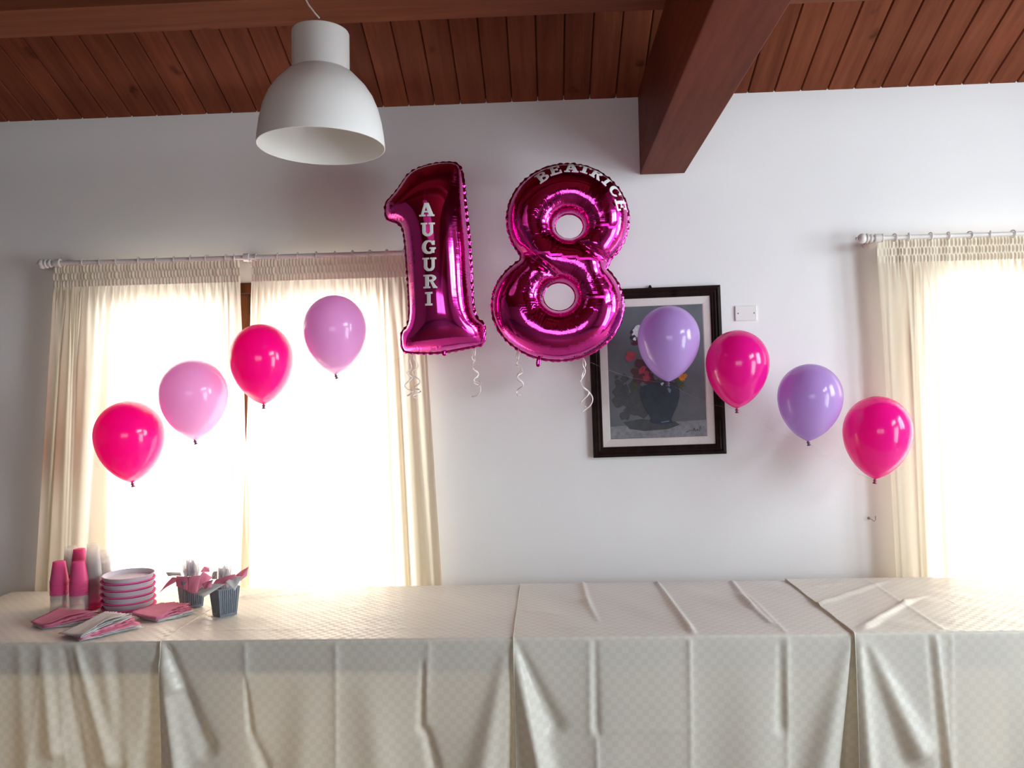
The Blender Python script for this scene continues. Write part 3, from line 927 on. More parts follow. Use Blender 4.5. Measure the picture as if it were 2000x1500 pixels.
def foil_balloon(name, label, loops, step, fat, creases, tail, folds=()):
    V, Tr, isb, h, run, fall, loops = inflate(loops, step, fat, creases)
    for (ax, az), (bx, bz), wd, dp in folds:            # pinched folds where the lobes meet
        L2 = (bx - ax) ** 2 + (bz - az) ** 2
        q = np.clip(((V[:, 0] - ax) * (bx - ax) + (V[:, 1] - az) * (bz - az)) / L2, 0, 1)
        d = np.hypot(V[:, 0] - ax - q * (bx - ax), V[:, 1] - az - q * (bz - az))
        h = h * (1 - dp * (1 - 0.5 * q) * np.exp(-(d / wd) ** 2))
    cx, cz = V[:, 0].mean(), V[:, 1].min()
    N = len(V)
    vs = [(V[i, 0] - cx, -h[i], V[i, 1] - cz) for i in range(N)]
    back = {}
    for i in range(N):
        if isb[i]: back[i] = i
        else:
            back[i] = len(vs)
            vs.append((V[i, 0] - cx, h[i] * 0.9, V[i, 1] - cz))
    fs = []
    for t in Tr:
        fs.append(tuple(int(i) for i in t))
        fs.append(tuple(int(back[i]) for i in t[::-1]))
    root = tag(empty(name, (cx, YFO, cz)), label, 'foil balloon', 'foil number balloons')
    mb = MB(); mb.v, mb.f = vs, fs
    me = mb.mesh('inflated_foil', M['foil'], True)
    ar = np.zeros(len(vs)); af = np.zeros(len(vs))
    ar[:N] = run; af[:N] = fall
    for i, j in back.items(): ar[j] = run[i]; af[j] = fall[i]
    for nm, val in (('seam_run', ar), ('seam_fall', af)):
        a = me.attributes.new(nm, 'FLOAT', 'POINT'); a.data.foreach_set('value', val.astype(np.float32))
    link('inflated_foil', me, root)
    # flat welded seam, scalloped and slightly wavy
    for k, l in enumerate(loops):
        d = np.roll(l, -1, 0) - np.roll(l, 1, 0)
        nrm = np.stack((d[:, 1], -d[:, 0]), 1); nrm /= np.linalg.norm(nrm, axis=1)[:, None]
        q = l + nrm * 0.001
        inn = in_poly(q, l)
        nrm[inn] *= -1
        if k > 0: nrm = -nrm
        n = len(l)
        s = np.concatenate(([0], np.cumsum(np.hypot(*np.diff(l, axis=0).T))))
        wdt = 0.0080 + 0.0018 * np.sin(s * 2 * PI / 0.027) + 0.0010 * np.sin(s * 2 * PI / 0.011) if k == 0 else np.full(n, 0.0035)
        wav = (1 if k == 0 else 0.2) * 0.0030 * np.sin(s * 2 * PI / 0.031 + 1) + 0.0018 * np.sin(s * 2 * PI / 0.013)
        o = l + nrm * wdt[:, None]; i_ = l - nrm * 0.004
        vv = [(p[0] - cx, -0.0008, p[1] - cz) for p in i_] + [(p[0] - cx, wav[i] - 0.0008, p[1] - cz) for i, p in enumerate(o)]
        vv += [(x, y + 0.0016, z) for x, y, z in vv]
        ff = []
        for i in range(n):
            j = (i + 1) % n
            ff += [(i, j, n + j, n + i), (2 * n + i, 3 * n + i, 3 * n + j, 2 * n + j), (n + i, n + j, 3 * n + j, 3 * n + i)]
        MB().add(vv, ff).build('welded_seam', M['foil'], root, True)
    # filling tail
    (tx, tz), tl, lean = tail
    ks = [(0.012, 0.008), (0.0, 0.0095), (-tl * 0.45, 0.0100), (-tl * 0.8, 0.0085), (-tl * 0.97, 0.0045), (-tl, 0.001)]
    tb = MB().tube([(tx - cx + lean * min(0, z), 0.0, tz - cz + z) for z, r_ in ks], [r_ for z, r_ in ks], 14)
    tb.v = [(x, y * 0.35, z) for x, y, z in tb.v]
    tb.build('filling_tail', M['foil'], root, True)
    bm = bmesh.new(); bm.from_mesh(me); tree = BVHTree.FromBMesh(bm); bm.free()
    return root, tree, (cx, cz)

# slab-serif sticker letters, each a test on the unit box
def R_(x, y, x0, y0, x1, y1): return (x >= x0) & (x <= x1) & (y >= y0) & (y <= y1)
def E_(x, y, cx, cy, rx, ry): return ((x - cx) / rx) ** 2 + ((y - cy) / ry) ** 2 <= 1
def Q_(x, y, pts):
    return in_poly(np.stack((x.ravel(), y.ravel()), 1), pts).reshape(x.shape)
def glyph(ch, x, y):
    if ch == 'I': return R_(x, y, .31, 0, .69, 1) | R_(x, y, .10, 0, .90, .15) | R_(x, y, .10, .85, .90, 1)
    if ch == 'U':
        bowl = E_(x, y, .49, .36, .39, .37) & ~E_(x, y, .50, .40, .15, .22) & (y <= .40)
        return bowl | R_(x, y, .10, .38, .36, 1) | R_(x, y, .65, .38, .88, 1) | R_(x, y, 0, .86, .48, 1) | R_(x, y, .55, .86, 1, 1)
    if ch == 'A':
        return Q_(x, y, [(.34, 1), (.62, 1), (.94, .08), (.64, .08)]) | Q_(x, y, [(.34, 1), (.50, .92), (.28, .08), (.10, .08)]) | R_(x, y, .28, .28, .72, .42) | R_(x, y, 0, 0, .42, .14) | R_(x, y, .52, 0, 1, .14)
    if ch == 'G':
        o = E_(x, y, .48, .5, .48, .52) & ~E_(x, y, .52, .52, .22, .36) & ~R_(x, y, .60, .46, 1.1, .66)
        return o | R_(x, y, .54, .34, 1, .48) | R_(x, y, .66, .06, .90, .44) | R_(x, y, .78, .66, .92, .98)
    if ch == 'R':
        bowl = E_(x, y, .50, .735, .42, .265) & ~E_(x, y, .50, .74, .15, .12) & (x >= .40)
        return bowl | R_(x, y, .12, 0, .40, 1) | R_(x, y, .12, .86, .52, 1) | R_(x, y, .3, .47, .52, .60) | R_(x, y, 0, 0, .50, .14) | R_(x, y, 0, .86, .3, 1) | Q_(x, y, [(.44, .56), (.66, .56), (.94, .10), (1.02, .12), (1.0, 0), (.70, 0)])
    if ch == 'B':
        b1 = E_(x, y, .48, .75, .40, .25) & ~E_(x, y, .50, .755, .14, .11) & (x >= .38)
        b2 = E_(x, y, .48, .28, .50, .28) & ~E_(x, y, .50, .285, .20, .14) & (x >= .38)
        return b1 | b2 | R_(x, y, .12, 0, .40, 1) | R_(x, y, 0, 0, .5, .14) | R_(x, y, 0, .86, .5, 1) | R_(x, y, .3, .44, .5, .6)
    if ch == 'E':
        return R_(x, y, .14, 0, .42, 1) | R_(x, y, 0, 0, .92, .15) | R_(x, y, 0, .85, .90, 1) | R_(x, y, .78, .66, .92, 1) | R_(x, y, .82, 0, .98, .34) | R_(x, y, .40, .44, .70, .57) | R_(x, y, .62, .36, .74, .66)
    if ch == 'T':
        return R_(x, y, .35, 0, .65, 1) | R_(x, y, 0, .85, 1, 1) | R_(x, y, 0, .64, .14, 1) | R_(x, y, .86, .64, 1, 1) | R_(x, y, .20, 0, .80, .14)
    if ch == 'C':
        return (E_(x, y, .5, .5, .5, .52) & ~E_(x, y, .56, .5, .26, .36) & ~R_(x, y, .66, .36, 1.1, .62)) | R_(x, y, .80, .60, .94, .98)
def letter(ch, px, py, hh, ww, rot, tree, org, root):
    """a sticker cut as a fine grid and laid onto the bulging foil"""
    n, m = 46, 40
    yy, xx = np.meshgrid((np.arange(n) + .5) / n, (np.arange(m) + .5) / m, indexing='ij')
    msk = glyph(ch, xx, yy)
    c = atY(px, py, YFO)
    cr, sr = math.cos(rot), math.sin(rot)
    ids, vs, fs = {}, [], []
    def vid(i, j):
        if (i, j) not in ids:
            lx, lz = (j / m - .5) * ww, (i / n - .5) * hh
            X = c.x - org[0] + lx * cr + lz * sr
            Z = c.z - org[1] - lx * sr + lz * cr
            hit = tree.ray_cast(Vector((X, -1, Z)), Vector((0, 1, 0)))
            if hit[0] is None: return None
            ids[(i, j)] = len(vs)
            vs.append((X, hit[0].y - 0.0016, Z))
        return ids[(i, j)]
    for i in range(n):
        for j in range(m):
            if msk[i, j]:
                q = [vid(i, j), vid(i, j + 1), vid(i + 1, j + 1), vid(i + 1, j)]
                if None not in q: fs.append(tuple(q))
    o = MB().add(vs, fs).build('letter', M['letter'], root, True)
    md = o.modifiers.new('thickness', 'SOLIDIFY'); md.thickness = 0.0006; md.offset = 0
    o['label'] = 'silver white sticker letter %s' % ch
MPX = (3.8 + YFO) / F

O1 = [(50, 345), (80, 318), (130, 262), (175, 195), (205, 150), (250, 118), (330, 88), (420, 70), (500, 66), (540, 72), (570, 100), (586, 170), (598, 300), (612, 450), (630, 600),
      (640, 750), (646, 900), (652, 1020), (664, 1110), (690, 1165), (732, 1185), (736, 1250), (732, 1325), (690, 1340), (600, 1356), (480, 1380), (400, 1390), (300, 1390), (210, 1386), (170, 1376),
      (160, 1310), (162, 1240), (200, 1216), (217, 1150), (217, 1050), (208, 900), (197, 750), (186, 600), (168, 510), (130, 478), (85, 464), (56, 456), (48, 400)]
l1 = chaikin(outline(O1, (740, 300), 3.573), 2)
qt = atY(868, 687, YFO)
one, tree1, org1 = foil_balloon('number_one_balloon', 'magenta foil balloon shaped like the number one, with the letters AUGURI', [l1], 0.0105, 0.95, [0.016], ((qt.x, qt.z), 0.018, 0.15))
for ch, (x, y) in zip('AUGURI', ((365, 438), (372, 572), (378, 690), (382, 806), (388, 920), (377, 1036))):
    letter(ch, 740 + x / 3.573, 300 + y / 3.573, 92 / 3.573 * MPX, {'A': 106, 'I': 50}.get(ch, 98) / 3.573 * MPX * (1.3 if ch == 'I' else 1), 0.02, tree1, org1, one)

def ell(cx, cy, rx, ry, a0, a1, n, rot=0.0):
    o = []
    for k in range(n):
        a = math.radians(lerp(a0, a1, k / (n - 1)))
        x, y = rx * math.cos(a), -ry * math.sin(a)
        o.append((cx + x * math.cos(rot) - y * math.sin(rot), cy + x * math.sin(rot) + y * math.cos(rot)))
    return o
# upper lobe from the right waist over the top to the left waist, then the lower lobe round the bottom
O8 = ell(568, 462, 420, 384, -45, 219, 50) + ell(497, 1062, 455, 380, 124, 403, 54)
l8 = outline(O8, (950, 300), 3.573)
hA = outline(ell(577, 510, 100, 88, 0, 352, 44), (950, 300), 3.573)
hB = outline(ell(508, 1000, 113, 100, 0, 352, 46), (950, 300), 3.573)
qt = atY(1052, 703, YFO)
eight, tree8, org8 = foil_balloon('number_eight_balloon', 'magenta foil balloon shaped like the number eight, with the letters BEATRICE', [l8, hA, hB], 0.0115, 0.88, [0.016, 0.05, 0.055], ((qt.x, qt.z), 0.030, 0.15),
    [(*outline([(245, 695), (470, 850)], (950, 300), 3.573), 0.016, 0.45), (*outline([(870, 775), (650, 650)], (950, 300), 3.573), 0.016, 0.45)])
for ch, (x, y) in zip('BEATRICE', ((390, 192), (476, 142), (590, 124), (683, 130), (766, 168), (836, 216), (893, 284), (932, 378))):
    rot = math.atan2(x - 568, 470 - y)
    letter(ch, 950 + x / 3.573, 300 + y / 3.573, 80 / 3.573 * MPX, {'A': 98, 'I': 48, 'T': 88}.get(ch, 84) / 3.573 * MPX * (1.15 if ch == 'I' else 1), rot, tree8, org8, eight)

# ------------------------------------------------------------------ curling ribbons under the foil balloons
def ribbon(label, strands):
    a = strands[0][0]
    base = atY(a[0], a[1], YFO)
    root = tag(empty('curling_ribbon', base), label, 'ribbon', 'curling ribbons')
    for k, pts in enumerate(strands):
        P = []
        pts = [(pts[0][0], pts[0][1] - 6)] + list(pts)
        for i, (px, py) in enumerate(pts):
            q = atY(px, py, YFO)
            dep = 0.010 * math.sin(i * 2.1 + k)
            P.append(Vector((q.x, YFO + dep, q.z)) - base)
        # Catmull-Rom through the traced turns
        S_ = []
        for i in range(len(P) - 1):
            p0, p1, p2, p3 = P[max(i - 1, 0)], P[i], P[i + 1], P[min(i + 2, len(P) - 1)]
            for t in np.linspace(0, 1, 7)[:-1]:
                S_.append(0.5 * ((2 * p1) + (p2 - p0) * t + (2 * p0 - 5 * p1 + 4 * p2 - p3) * t * t + (3 * p1 - p0 - 3 * p2 + p3) * t ** 3))
        S_.append(P[-1])
        vs, fs = [], []
        for i, p in enumerate(S_):
            t = (S_[min(i + 1, len(S_) - 1)] - S_[max(i - 1, 0)]).normalized()
            n = t.cross(Vector((math.sin(i * 0.22 + k), 0.9, math.cos(i * 0.22)))).normalized()
            b = t.cross(n).normalized()
            for s1, s2 in ((-1, -1), (1, -1), (1, 1), (-1, 1)):
                vs.append(p + n * s1 * 0.0030 + b * s2 * 0.0005)
        for i in range(len(S_) - 1):
            for q in range(4):
                fs.append((i * 4 + q, i * 4 + (q + 1) % 4, i * 4 + 4 + (q + 1) % 4, i * 4 + 4 + q))
        fs += [(3, 2, 1, 0), tuple(len(vs) - 4 + q for q in range(4))]
        MB().add(vs, fs).build('ribbon_strand', M['ribbon'], root, True)
def Z7(pts, o=(760, 660), s=4.762):
    return [(o[0] + x / s, o[1] + y / s) for x, y in pts]
ribbon('white curling ribbon of two strands at the left foot of the foil number one', [
    Z7([(208, 150), (192, 200), (205, 250), (205, 285), (172, 320), (178, 345), (212, 368), (190, 400), (148, 440), (170, 478), (215, 490), (218, 508), (165, 540)]),
    Z7([(215, 150), (232, 190), (262, 240), (265, 280), (225, 305), (228, 345), (280, 390), (286, 420), (236, 458), (245, 475), (288, 482), (285, 502), (235, 530), (232, 552), (270, 560)])])
ribbon('white curling ribbon at the right foot of the foil number one', [
    Z7([(797, 85), (780, 135), (772, 190), (800, 222), (824, 235), (815, 258), (782, 275), (795, 300), (826, 325), (820, 360), (785, 390), (795, 420), (845, 450), (852, 490), (820, 535), (765, 546)]),
    Z7([(799, 85), (800, 150), (795, 200), (780, 240), (782, 290), (815, 310), (826, 345), (790, 385), (800, 405), (845, 408), (848, 430), (800, 468)])])
ribbon('white curling ribbon at the left underside of the foil number eight', [
    Z7([(1196, 110), (1185, 170), (1195, 200), (1182, 245), (1190, 262), (1228, 280), (1235, 320), (1205, 345), (1195, 385), (1240, 420), (1240, 450), (1200, 478), (1185, 510), (1195, 535), (1222, 532)]),
    Z7([(1198, 110), (1205, 180), (1188, 230), (1215, 265), (1232, 295), (1205, 330), (1192, 360), (1235, 405), (1245, 440), (1205, 470)])])
ribbon('longest white curling ribbon, at the right underside of the foil number eight', [
    Z7([(1808, 195), (1800, 250), (1825, 300), (1815, 345), (1780, 410), (1800, 455), (1870, 515), (1892, 570), (1870, 630), (1790, 690)]),
    Z7([(1810, 195), (1826, 250), (1810, 310), (1790, 370), (1785, 430), (1830, 475), (1858, 500), (1845, 535), (1790, 590), (1785, 625), (1830, 642)])])

# ------------------------------------------------------------------ latex balloons
YLA = -0.30
def latex(label, xl, xr, ytop, ytip, xtip, mat, knotmat, depth=YLA, tail=8):
    """teardrop of revolution from the widths read in the photo; origin at the neck"""
    tip = atY(xtip, ytip, depth)
    topc = atY((xl + xr) / 2, ytop, depth)
    a = atY(xl, (ytop + ytip) / 2, depth); b = atY(xr, (ytop + ytip) / 2, depth)
    R = (b.x - a.x) / 2
    H = (topc - tip).length
    root = tag(empty('balloon', tip), label, 'balloon', 'latex balloons of the arch')
    cx = (a.x + b.x) / 2
    zc = 1 - 0.42                                       # height of the widest ring
    prof = []
    for k in range(31):
        q = 1 - k / 30                                   # 1 neck .. 0 widest ring
        prof.append((R * max(0.055, (1 - q * q) ** 0.68), H * zc * (1 - q)))
    # even spacing near the top
    top = [(R * math.sin(a_), H * (zc + (1 - zc) * math.cos(a_))) for a_ in np.linspace(PI / 2, 0, 14)]
    low = prof[:-1]
    mb = MB().lathe(low + top, 40)
    axis = (Vector((cx, tip.y, topc.z)) - tip).normalized()
    q = Vector((0, 0, 1)).rotation_difference(axis)
    o = mb.build('balloon_skin', mat, root, True)
    o.rotation_mode = 'QUATERNION'; o.rotation_quaternion = q
    s = R / 0.14
    kn = [(0.0075 * s, 0.003), (0.0048 * s, 0.0), (0.0042 * s, -0.004), (0.0070 * s, -0.0065), (0.0078 * s, -0.009), (0.0045 * s, -0.0125), (0.0050 * s, -0.015), (0.0092 * s, -0.020), (0.0084 * s, -0.0205), (0.0, -0.017)]
    ko = MB().lathe([(r, z) for r, z in kn], 16).build('knot', knotmat, root, True)
    ko.rotation_euler = (0.25, random.uniform(-0.3, 0.3), 0)
    return tip
K1, K2 = M['knot'], M['knot_lilac']
tips = []
tips.append(latex('lowest hot pink balloon at the far left, before the left curtain', 187, 314, 783, 942, 258, M['hot'], K1))
tips.append(latex('pale rose pink balloon between the two hot pink balloons on the left', 315, 441, 702, 859, 380, M['rose'], K2))
tips.append(latex('upper hot pink balloon over the gap between the left curtains', 450, 569, 633, 789, 515, M['hot'], K1))
tips.append(latex('orchid pink balloon nearest to the foil number one', 595, 715, 577, 731, 655, M['orchid'], K2))
tips.append(latex('lilac balloon in front of the framed flower painting', 1248, 1369, 597, 745, 1305, M['lilac'], K2))
tips.append(latex('magenta balloon at the right edge of the framed painting', 1382, 1504, 645, 797, 1439, M['magenta'], K1))
tips.append(latex('lilac balloon before the bare white wall, between two magenta balloons', 1525, 1649, 711, 861, 1578, M['lilac'], K2))
tips.append(latex('lowest magenta balloon at the far right, before the right curtain', 1655, 1785, 774, 935, 1709, M['magenta'], K1))
# the clear nylon line that carries each side of the arch
def thread(label, pts):
    base = pts[0]
    P = []
    for a, b in zip(pts[:-1], pts[1:]):
        for t in np.linspace(0, 1, 9)[:-1]:
            p = a.lerp(b, t); P.append(p - base - Vector((0, 0, 0.02 * math.sin(PI * t))))
    P.append(pts[-1] - base)
    root = tag(empty('nylon_thread', base), label, 'thread', 'nylon threads')
    MB().tube(P, 0.00035, 5).build('line', M['thread'], root)
zk = Vector((0, 0, -0.006))
thread('thin clear thread joining the four balloons on the left', [t + zk for t in tips[:4]] + [atY(800, 690, YFO)])
thread('thin clear thread joining the four balloons on the right', [atY(1150, 706, YFO)] + [t + zk for t in tips[4:]])

# ------------------------------------------------------------------ pendant lamp
YLP = -1.27
lc = atY(628, 287, YLP)
sc = (3.8 + YLP) / F
lamp = tag(empty('pendant_lamp', lc, (0.0, 0.012, 0)), 'white bell-shaped pendant lamp hanging under the wooden ceiling', 'lamp')
rr, rn = 124.5 * sc, 56 * sc
hb, hn = 148 * sc, 229 * sc
outer = [(rr, 0.0), (rr * 0.998, 0.012), (rr * 0.985, 0.04), (rr * 0.955, 0.085), (rr * 0.90, 0.135), (rr * 0.82, 0.178), (rr * 0.72, 0.212), (rr * 0.62, 0.236), (rr * 0.53, hb - 0.008), (rn * 1.02, hb),
         (rn, hb + 0.003), (rn, hn - 0.006), (rn - 0.002, hn - 0.002), (rn - 0.006, hn), (0.012, hn)]
KH = hb / 0.2657
outer = [(r_, z_ * KH if i_ < 8 else z_) for i_, (r_, z_) in enumerate(outer)]
innr = [(0.012, hn - 0.003), (rn - 0.006, hn - 0.003), (rn - 0.003, hb), (rr * 0.53, hb - 0.012), (rr * 0.62, 0.233), (rr * 0.72, 0.209), (rr * 0.815, 0.175), (rr * 0.892, 0.133), (rr * 0.945, 0.084), (rr * 0.975, 0.04), (rr * 0.985, 0.010), (rr * 0.988, -0.001), (rr * 0.996, -0.001)]
innr = [(r_, z_ * KH if i_ > 3 else z_) for i_, (r_, z_) in enumerate(innr)]
MB().lathe(outer + innr, 96, close=True).build('lamp_shade', M['lamp'], lamp, 40)
MB().lathe([(0, hn - 0.01), (0.022, hn - 0.01), (0.022, hn - 0.07), (0.016, hn - 0.075), (0, hn - 0.075)], 24).build('lamp_socket', M['rod'], lamp, 40)
cp = []
for px, py, yy in ((621, 36, YLP), (612, 26, YLP - .005), (600, 11, YLP - .01), (592, -4, YLP - .012), (590, -30, YLP - .012), (594, -70, YLP - .01), (598, -130, YLP)):
    q = atY(px, py, yy); cp.append(q - lc)
top = cp[-1] + lc
cp.append(Vector((top.x, top.y, zceil(top.y))) - lc)
MB().tube(cp, 0.0028, 8).build('lamp_cord', M['cord'], lamp, True)
MB().lathe([(0.0, 0.0), (0.05, 0.0), (0.045, -0.03), (0.012, -0.05), (0.0, -0.05)], 24, cp[-1]).build('ceiling_rose', M['rod'], lamp, 40)

# ------------------------------------------------------------------ framed painting
pn_tl, pn_tr, pn_br, pn_bl = (1147, 567), (1405, 557), (1420, 887), (1160, 893)
YP = -0.02
def quadc(c):                                            # corner pixels -> plane points
    return [atY(x, y, YP) for x, y in c]
TLq, TRq, BRq, BLq = quadc((pn_tl, pn_tr, pn_br, pn_bl))
pc = (TLq + TRq + BRq + BLq) / 4
pw = ((TRq - TLq).length + (BRq - BLq).length) / 2
ph = ((TRq - BRq).length + (TLq - BLq).length) / 2
prot = math.atan2((TRq - TLq + BRq - BLq).z, (TRq - TLq + BRq - BLq).x)
lean_v = (BRq + BLq - TRq - TLq) / 2
pa = (prot + math.atan2(lean_v.x, -lean_v.z)) / 2
pic = tag(empty('framed_painting', (pc.x, 0, pc.z), (0, -pa, 0)), 'dark-framed still life of flowers in a blue vase hanging on the wall', 'painting')
mw, lw = 0.047, 0.036
def mitre(name, w0, h0, wid, yf0, yf1, mat, bev):
    """four mitred mouldings round a rectangle w0 x h0; yf0 outer depth, yf1 inner depth"""
    for k in range(4):
        L = w0 if k % 2 == 0 else h0
        D = h0 if k % 2 == 0 else w0
        a = L / 2; i = a - wid
        prof = bev(wid)
        vs, fs = [], []
        for sgn in (-1, 1):
            for d, y in prof:
                vs.append((sgn * (a - d), y, D / 2 - d))
        n = len(prof)
        fs = [(j, (j + 1) % n, n + (j + 1) % n, n + j) for j in range(n)] + [tuple(range(n)), tuple(range(2 * n - 1, n - 1, -1))]
        o = MB().add(vs, fs).build(name, mat, pic)
        o.rotation_euler = (0, k * PI / 2, 0)
mitre('frame_moulding', pw, ph, mw, 0, 0, M['dark_frame'], lambda w_: [(0, -0.001), (0, -0.026), (0.004, -0.030), (0.014, -0.032), (0.020, -0.024), (0.026, -0.026), (0.036, -0.020), (0.040, -0.023), (w_, -0.018), (w_, -0.001)])
mitre('liner', pw - 2 * mw, ph - 2 * mw, lw, 0, 0, M['liner'], lambda w_: [(-0.002, -0.002), (-0.002, -0.014), (w_ - 0.004, -0.010), (w_, -0.008), (w_, -0.002)])
cw, chh = pw - 2 * mw - 2 * lw, ph - 2 * mw - 2 * lw
def canvas_mat():
    t = NT('grey_painted_canvas')
    co = t.n('ShaderNodeTexCoord').outputs['Object']
    n1 = t.noise(5, 5, 0.6, co)
    c = t.ramp(n1, [(0.3, (0.085, 0.10, 0.115)), (0.55, (0.12, 0.135, 0.15)), (0.75, (0.155, 0.16, 0.175))])
    t.base(c, 0.5, 0, 0.3)
    t.bump(t.noise(220, 3, 0.6, co), 0.2, 0.001)
    return t.m
MB().box(-cw / 2 - 0.003, cw / 2 + 0.003, -0.008, -0.002, -chh / 2 - 0.003, chh / 2 + 0.003).build('canvas', canvas_mat(), pic)
def paint(name, c, c2, scale=60):
    return plain(name, c, 0.5, var=0.25, scale=scale)
PT = {'shadow': paint('dark_grey_paint', (0.045, 0.05, 0.058), None), 'vase': paint('navy_vase_paint', (0.016, 0.028, 0.048), None, 20), 'navy': paint('blue_highlight_paint', (0.12, 0.19, 0.28), None),
      'red': paint('crimson_paint', (0.33, 0.03, 0.06), None), 'dred': paint('dark_red_paint', (0.07, 0.012, 0.025), None), 'orange': paint('orange_paint', (0.60, 0.20, 0.02), None),
      'green': paint('olive_paint', (0.06, 0.08, 0.03), None), 'white': paint('white_paint', (0.55, 0.56, 0.62), None), 'ledge': paint('pale_grey_paint', (0.19, 0.20, 0.22), None), 'dark': paint('black_paint', (0.015, 0.018, 0.03), None)}
def pxy(x, y):                                           # crop coordinates of the painting -> canvas coordinates
    u = (x - 200 - (y - 260) * 0.028) / 760.0; v = (y - 255 + (x - 200) * 0.035) / 1070.0
    return (-cw / 2 + u * cw, chh / 2 - v * chh)
lay = [0]
def dab(name, pts, mat, raw=False):
    lay[0] += 1
    P = [pxy(*p) for p in pts] if not raw else pts
    lim = lambda p: (max(-cw / 2 + .001, min(cw / 2 - .001, p[0])), max(-chh / 2 + .001, min(chh / 2 - .001, p[1])))
    MB().poly([lim(p) for p in P], -0.0082 - 0.00006 * lay[0], 0.0002).build(name, PT[mat], pic)
def blob(cx, cy, r, n=11, jit=0.35, sx=1, sy=1):
    return [(cx + sx * r * (1 + random.uniform(-jit, jit)) * math.cos(2 * PI * k / n), cy + sy * r * (1 + random.uniform(-jit, jit)) * math.sin(2 * PI * k / n)) for k in range(n)]
dab('painted_ledge', [(215, 1225), (600, 1190), (985, 1165), (995, 1300), (232, 1318)], 'ledge')
dab('painted_shadow', [(330, 1185), (470, 1160), (740, 1180), (775, 1205), (690, 1240), (500, 1258), (380, 1240)], 'shadow')
for q in ((330, 950, 70), (300, 1020, 55), (380, 1010, 60), (420, 900, 55), (300, 880, 40), (340, 830, 35), (400, 1080, 60), (350, 1130, 40), (265, 945, 20), (440, 1000, 70), (470, 1090, 60), (280, 820, 16)):
    dab('painted_shadow', blob(*q), 'shadow')
for q in ((430, 760, 22, 'green'), (420, 900, 24, 'green'), (790, 880, 26, 'green'), (760, 850, 26, 'green'), (600, 860, 28, 'green'), (450, 830, 40, 'dred'), (430, 780, 34, 'dred'), (480, 720, 50, 'dred'), (540, 830, 50, 'dred'), (500, 800, 52, 'dred'), (430, 540, 30, 'dred'),
          (560, 700, 60, 'dred'), (640, 760, 60, 'dred'), (700, 700, 60, 'green'), (640, 560, 60, 'dred'), (560, 560, 40, 'red'), (600, 480, 50, 'white'), (700, 560, 40, 'orange'), (395, 650, 42, 'red'), (375, 668, 24, 'red'), (480, 765, 32, 'red'), (510, 830, 28, 'red'), (520, 790, 20, 'red'), (560, 640, 30, 'red'),
          (430, 470, 34, 'white'), (415, 500, 22, 'dark'), (440, 430, 26, 'white'), (455, 410, 18, 'white'), (405, 455, 12, 'dark'), (425, 510, 14, 'white'), (800, 820, 26, 'orange'), (822, 808, 16, 'orange'), (790, 845, 14, 'orange'), (735, 800, 24, 'orange')):
    dab('painted_petal', blob(q[0], q[1], q[2]), q[3])
for x0, y0, x1, y1 in ((770, 850, 800, 930), (785, 850, 825, 905), (755, 850, 775, 900), (430, 870, 395, 930), (440, 880, 420, 940)):
    dab('painted_leaf', [(x0 - 6, y0), (x0 + 6, y0), (x1 + 4, y1), (x1 - 2, y1)], 'green')
vz = [(560, 868), (620, 852), (700, 855), (752, 868), (775, 915), (776, 975), (758, 1050), (725, 1120), (708, 1160), (722, 1190), (650, 1205), (560, 1195), (545, 1180), (552, 1150), (510, 1080), (478, 1010), (466, 950), (480, 895)]
dab('painted_vase', vz, 'vase')
dab('painted_highlight', [(678, 910), (695, 905), (708, 925), (704, 948), (690, 945)], 'navy')
dab('painted_highlight', [(628, 1182), (690, 1172), (692, 1180), (630, 1190)], 'navy')
dab('painted_highlight', [(625, 872), (648, 862), (652, 872), (636, 892)], 'white')
for pts in (((820, 1268), (845, 1258)), ((850, 1245), (858, 1256)), ((868, 1246), (872, 1258)), ((880, 1258), (890, 1234)), ((890, 1234), (896, 1258)), ((900, 1258), (915, 1240)), ((915, 1240), (918, 1256)), ((930, 1256), (937, 1215)), ((962, 1222), (968, 1226))):
    (x0, y0), (x1, y1) = pts
    d = math.hypot(x1 - x0, y1 - y0); nx_, ny_ = -(y1 - y0) / d * 1.8, (x1 - x0) / d * 1.8
    dab('painted_signature', [(x0 - nx_, y0 - ny_), (x1 - nx_, y1 - ny_), (x1 + nx_, y1 + ny_), (x0 + nx_, y0 + ny_)], 'dark')
q = atY(1272, 560, YP)
hx, hz = q.x - pc.x, ph / 2
MB().poly([(hx - 0.012, hz - 0.004), (hx + 0.012, hz - 0.004), (hx + 0.003, hz + 0.014), (hx - 0.003, hz + 0.014)], -0.012, 0.004).build('picture_hanger', M['dark_frame'], pic)

# ------------------------------------------------------------------ wall plate and hook
a, b = atY(1435, 598, 0), atY(1478, 626, 0)
pl = tag(empty('blank_wall_plate', ((a.x + b.x) / 2, 0, b.z)), 'white blank electrical cover plate right of the framed painting', 'wall plate')
wpl, hpl = b.x - a.x, a.z - b.z
MB().box(-wpl / 2, wpl / 2, -0.008, -0.0005, 0, hpl, 0.0025).build('cover', M['plate_plastic'], pl)
for s in (-1, 1):
    MB().lathe([(0, -0.0095), (0.0026, -0.0095), (0.0034, -0.0078), (0.0034, -0.006)], 14, (s * wpl * 0.37, 0, hpl * 0.5), 'Y').build('screw', M['screw'], pl)
hk = atY(1697, 1012, 0)
hook = tag(empty('wall_hook', hk), 'small metal curtain hook screwed into the wall left of the right curtain', 'hook')
MB().tube([(0, 0, 0), (0, -0.02, 0), (0.003, -0.032, -0.003), (0.010, -0.036, -0.010), (0.016, -0.034, -0.004), (0.018, -0.032, 0.014)], 0.0018, 8).build('hook_wire', M['steel'], hook, True)
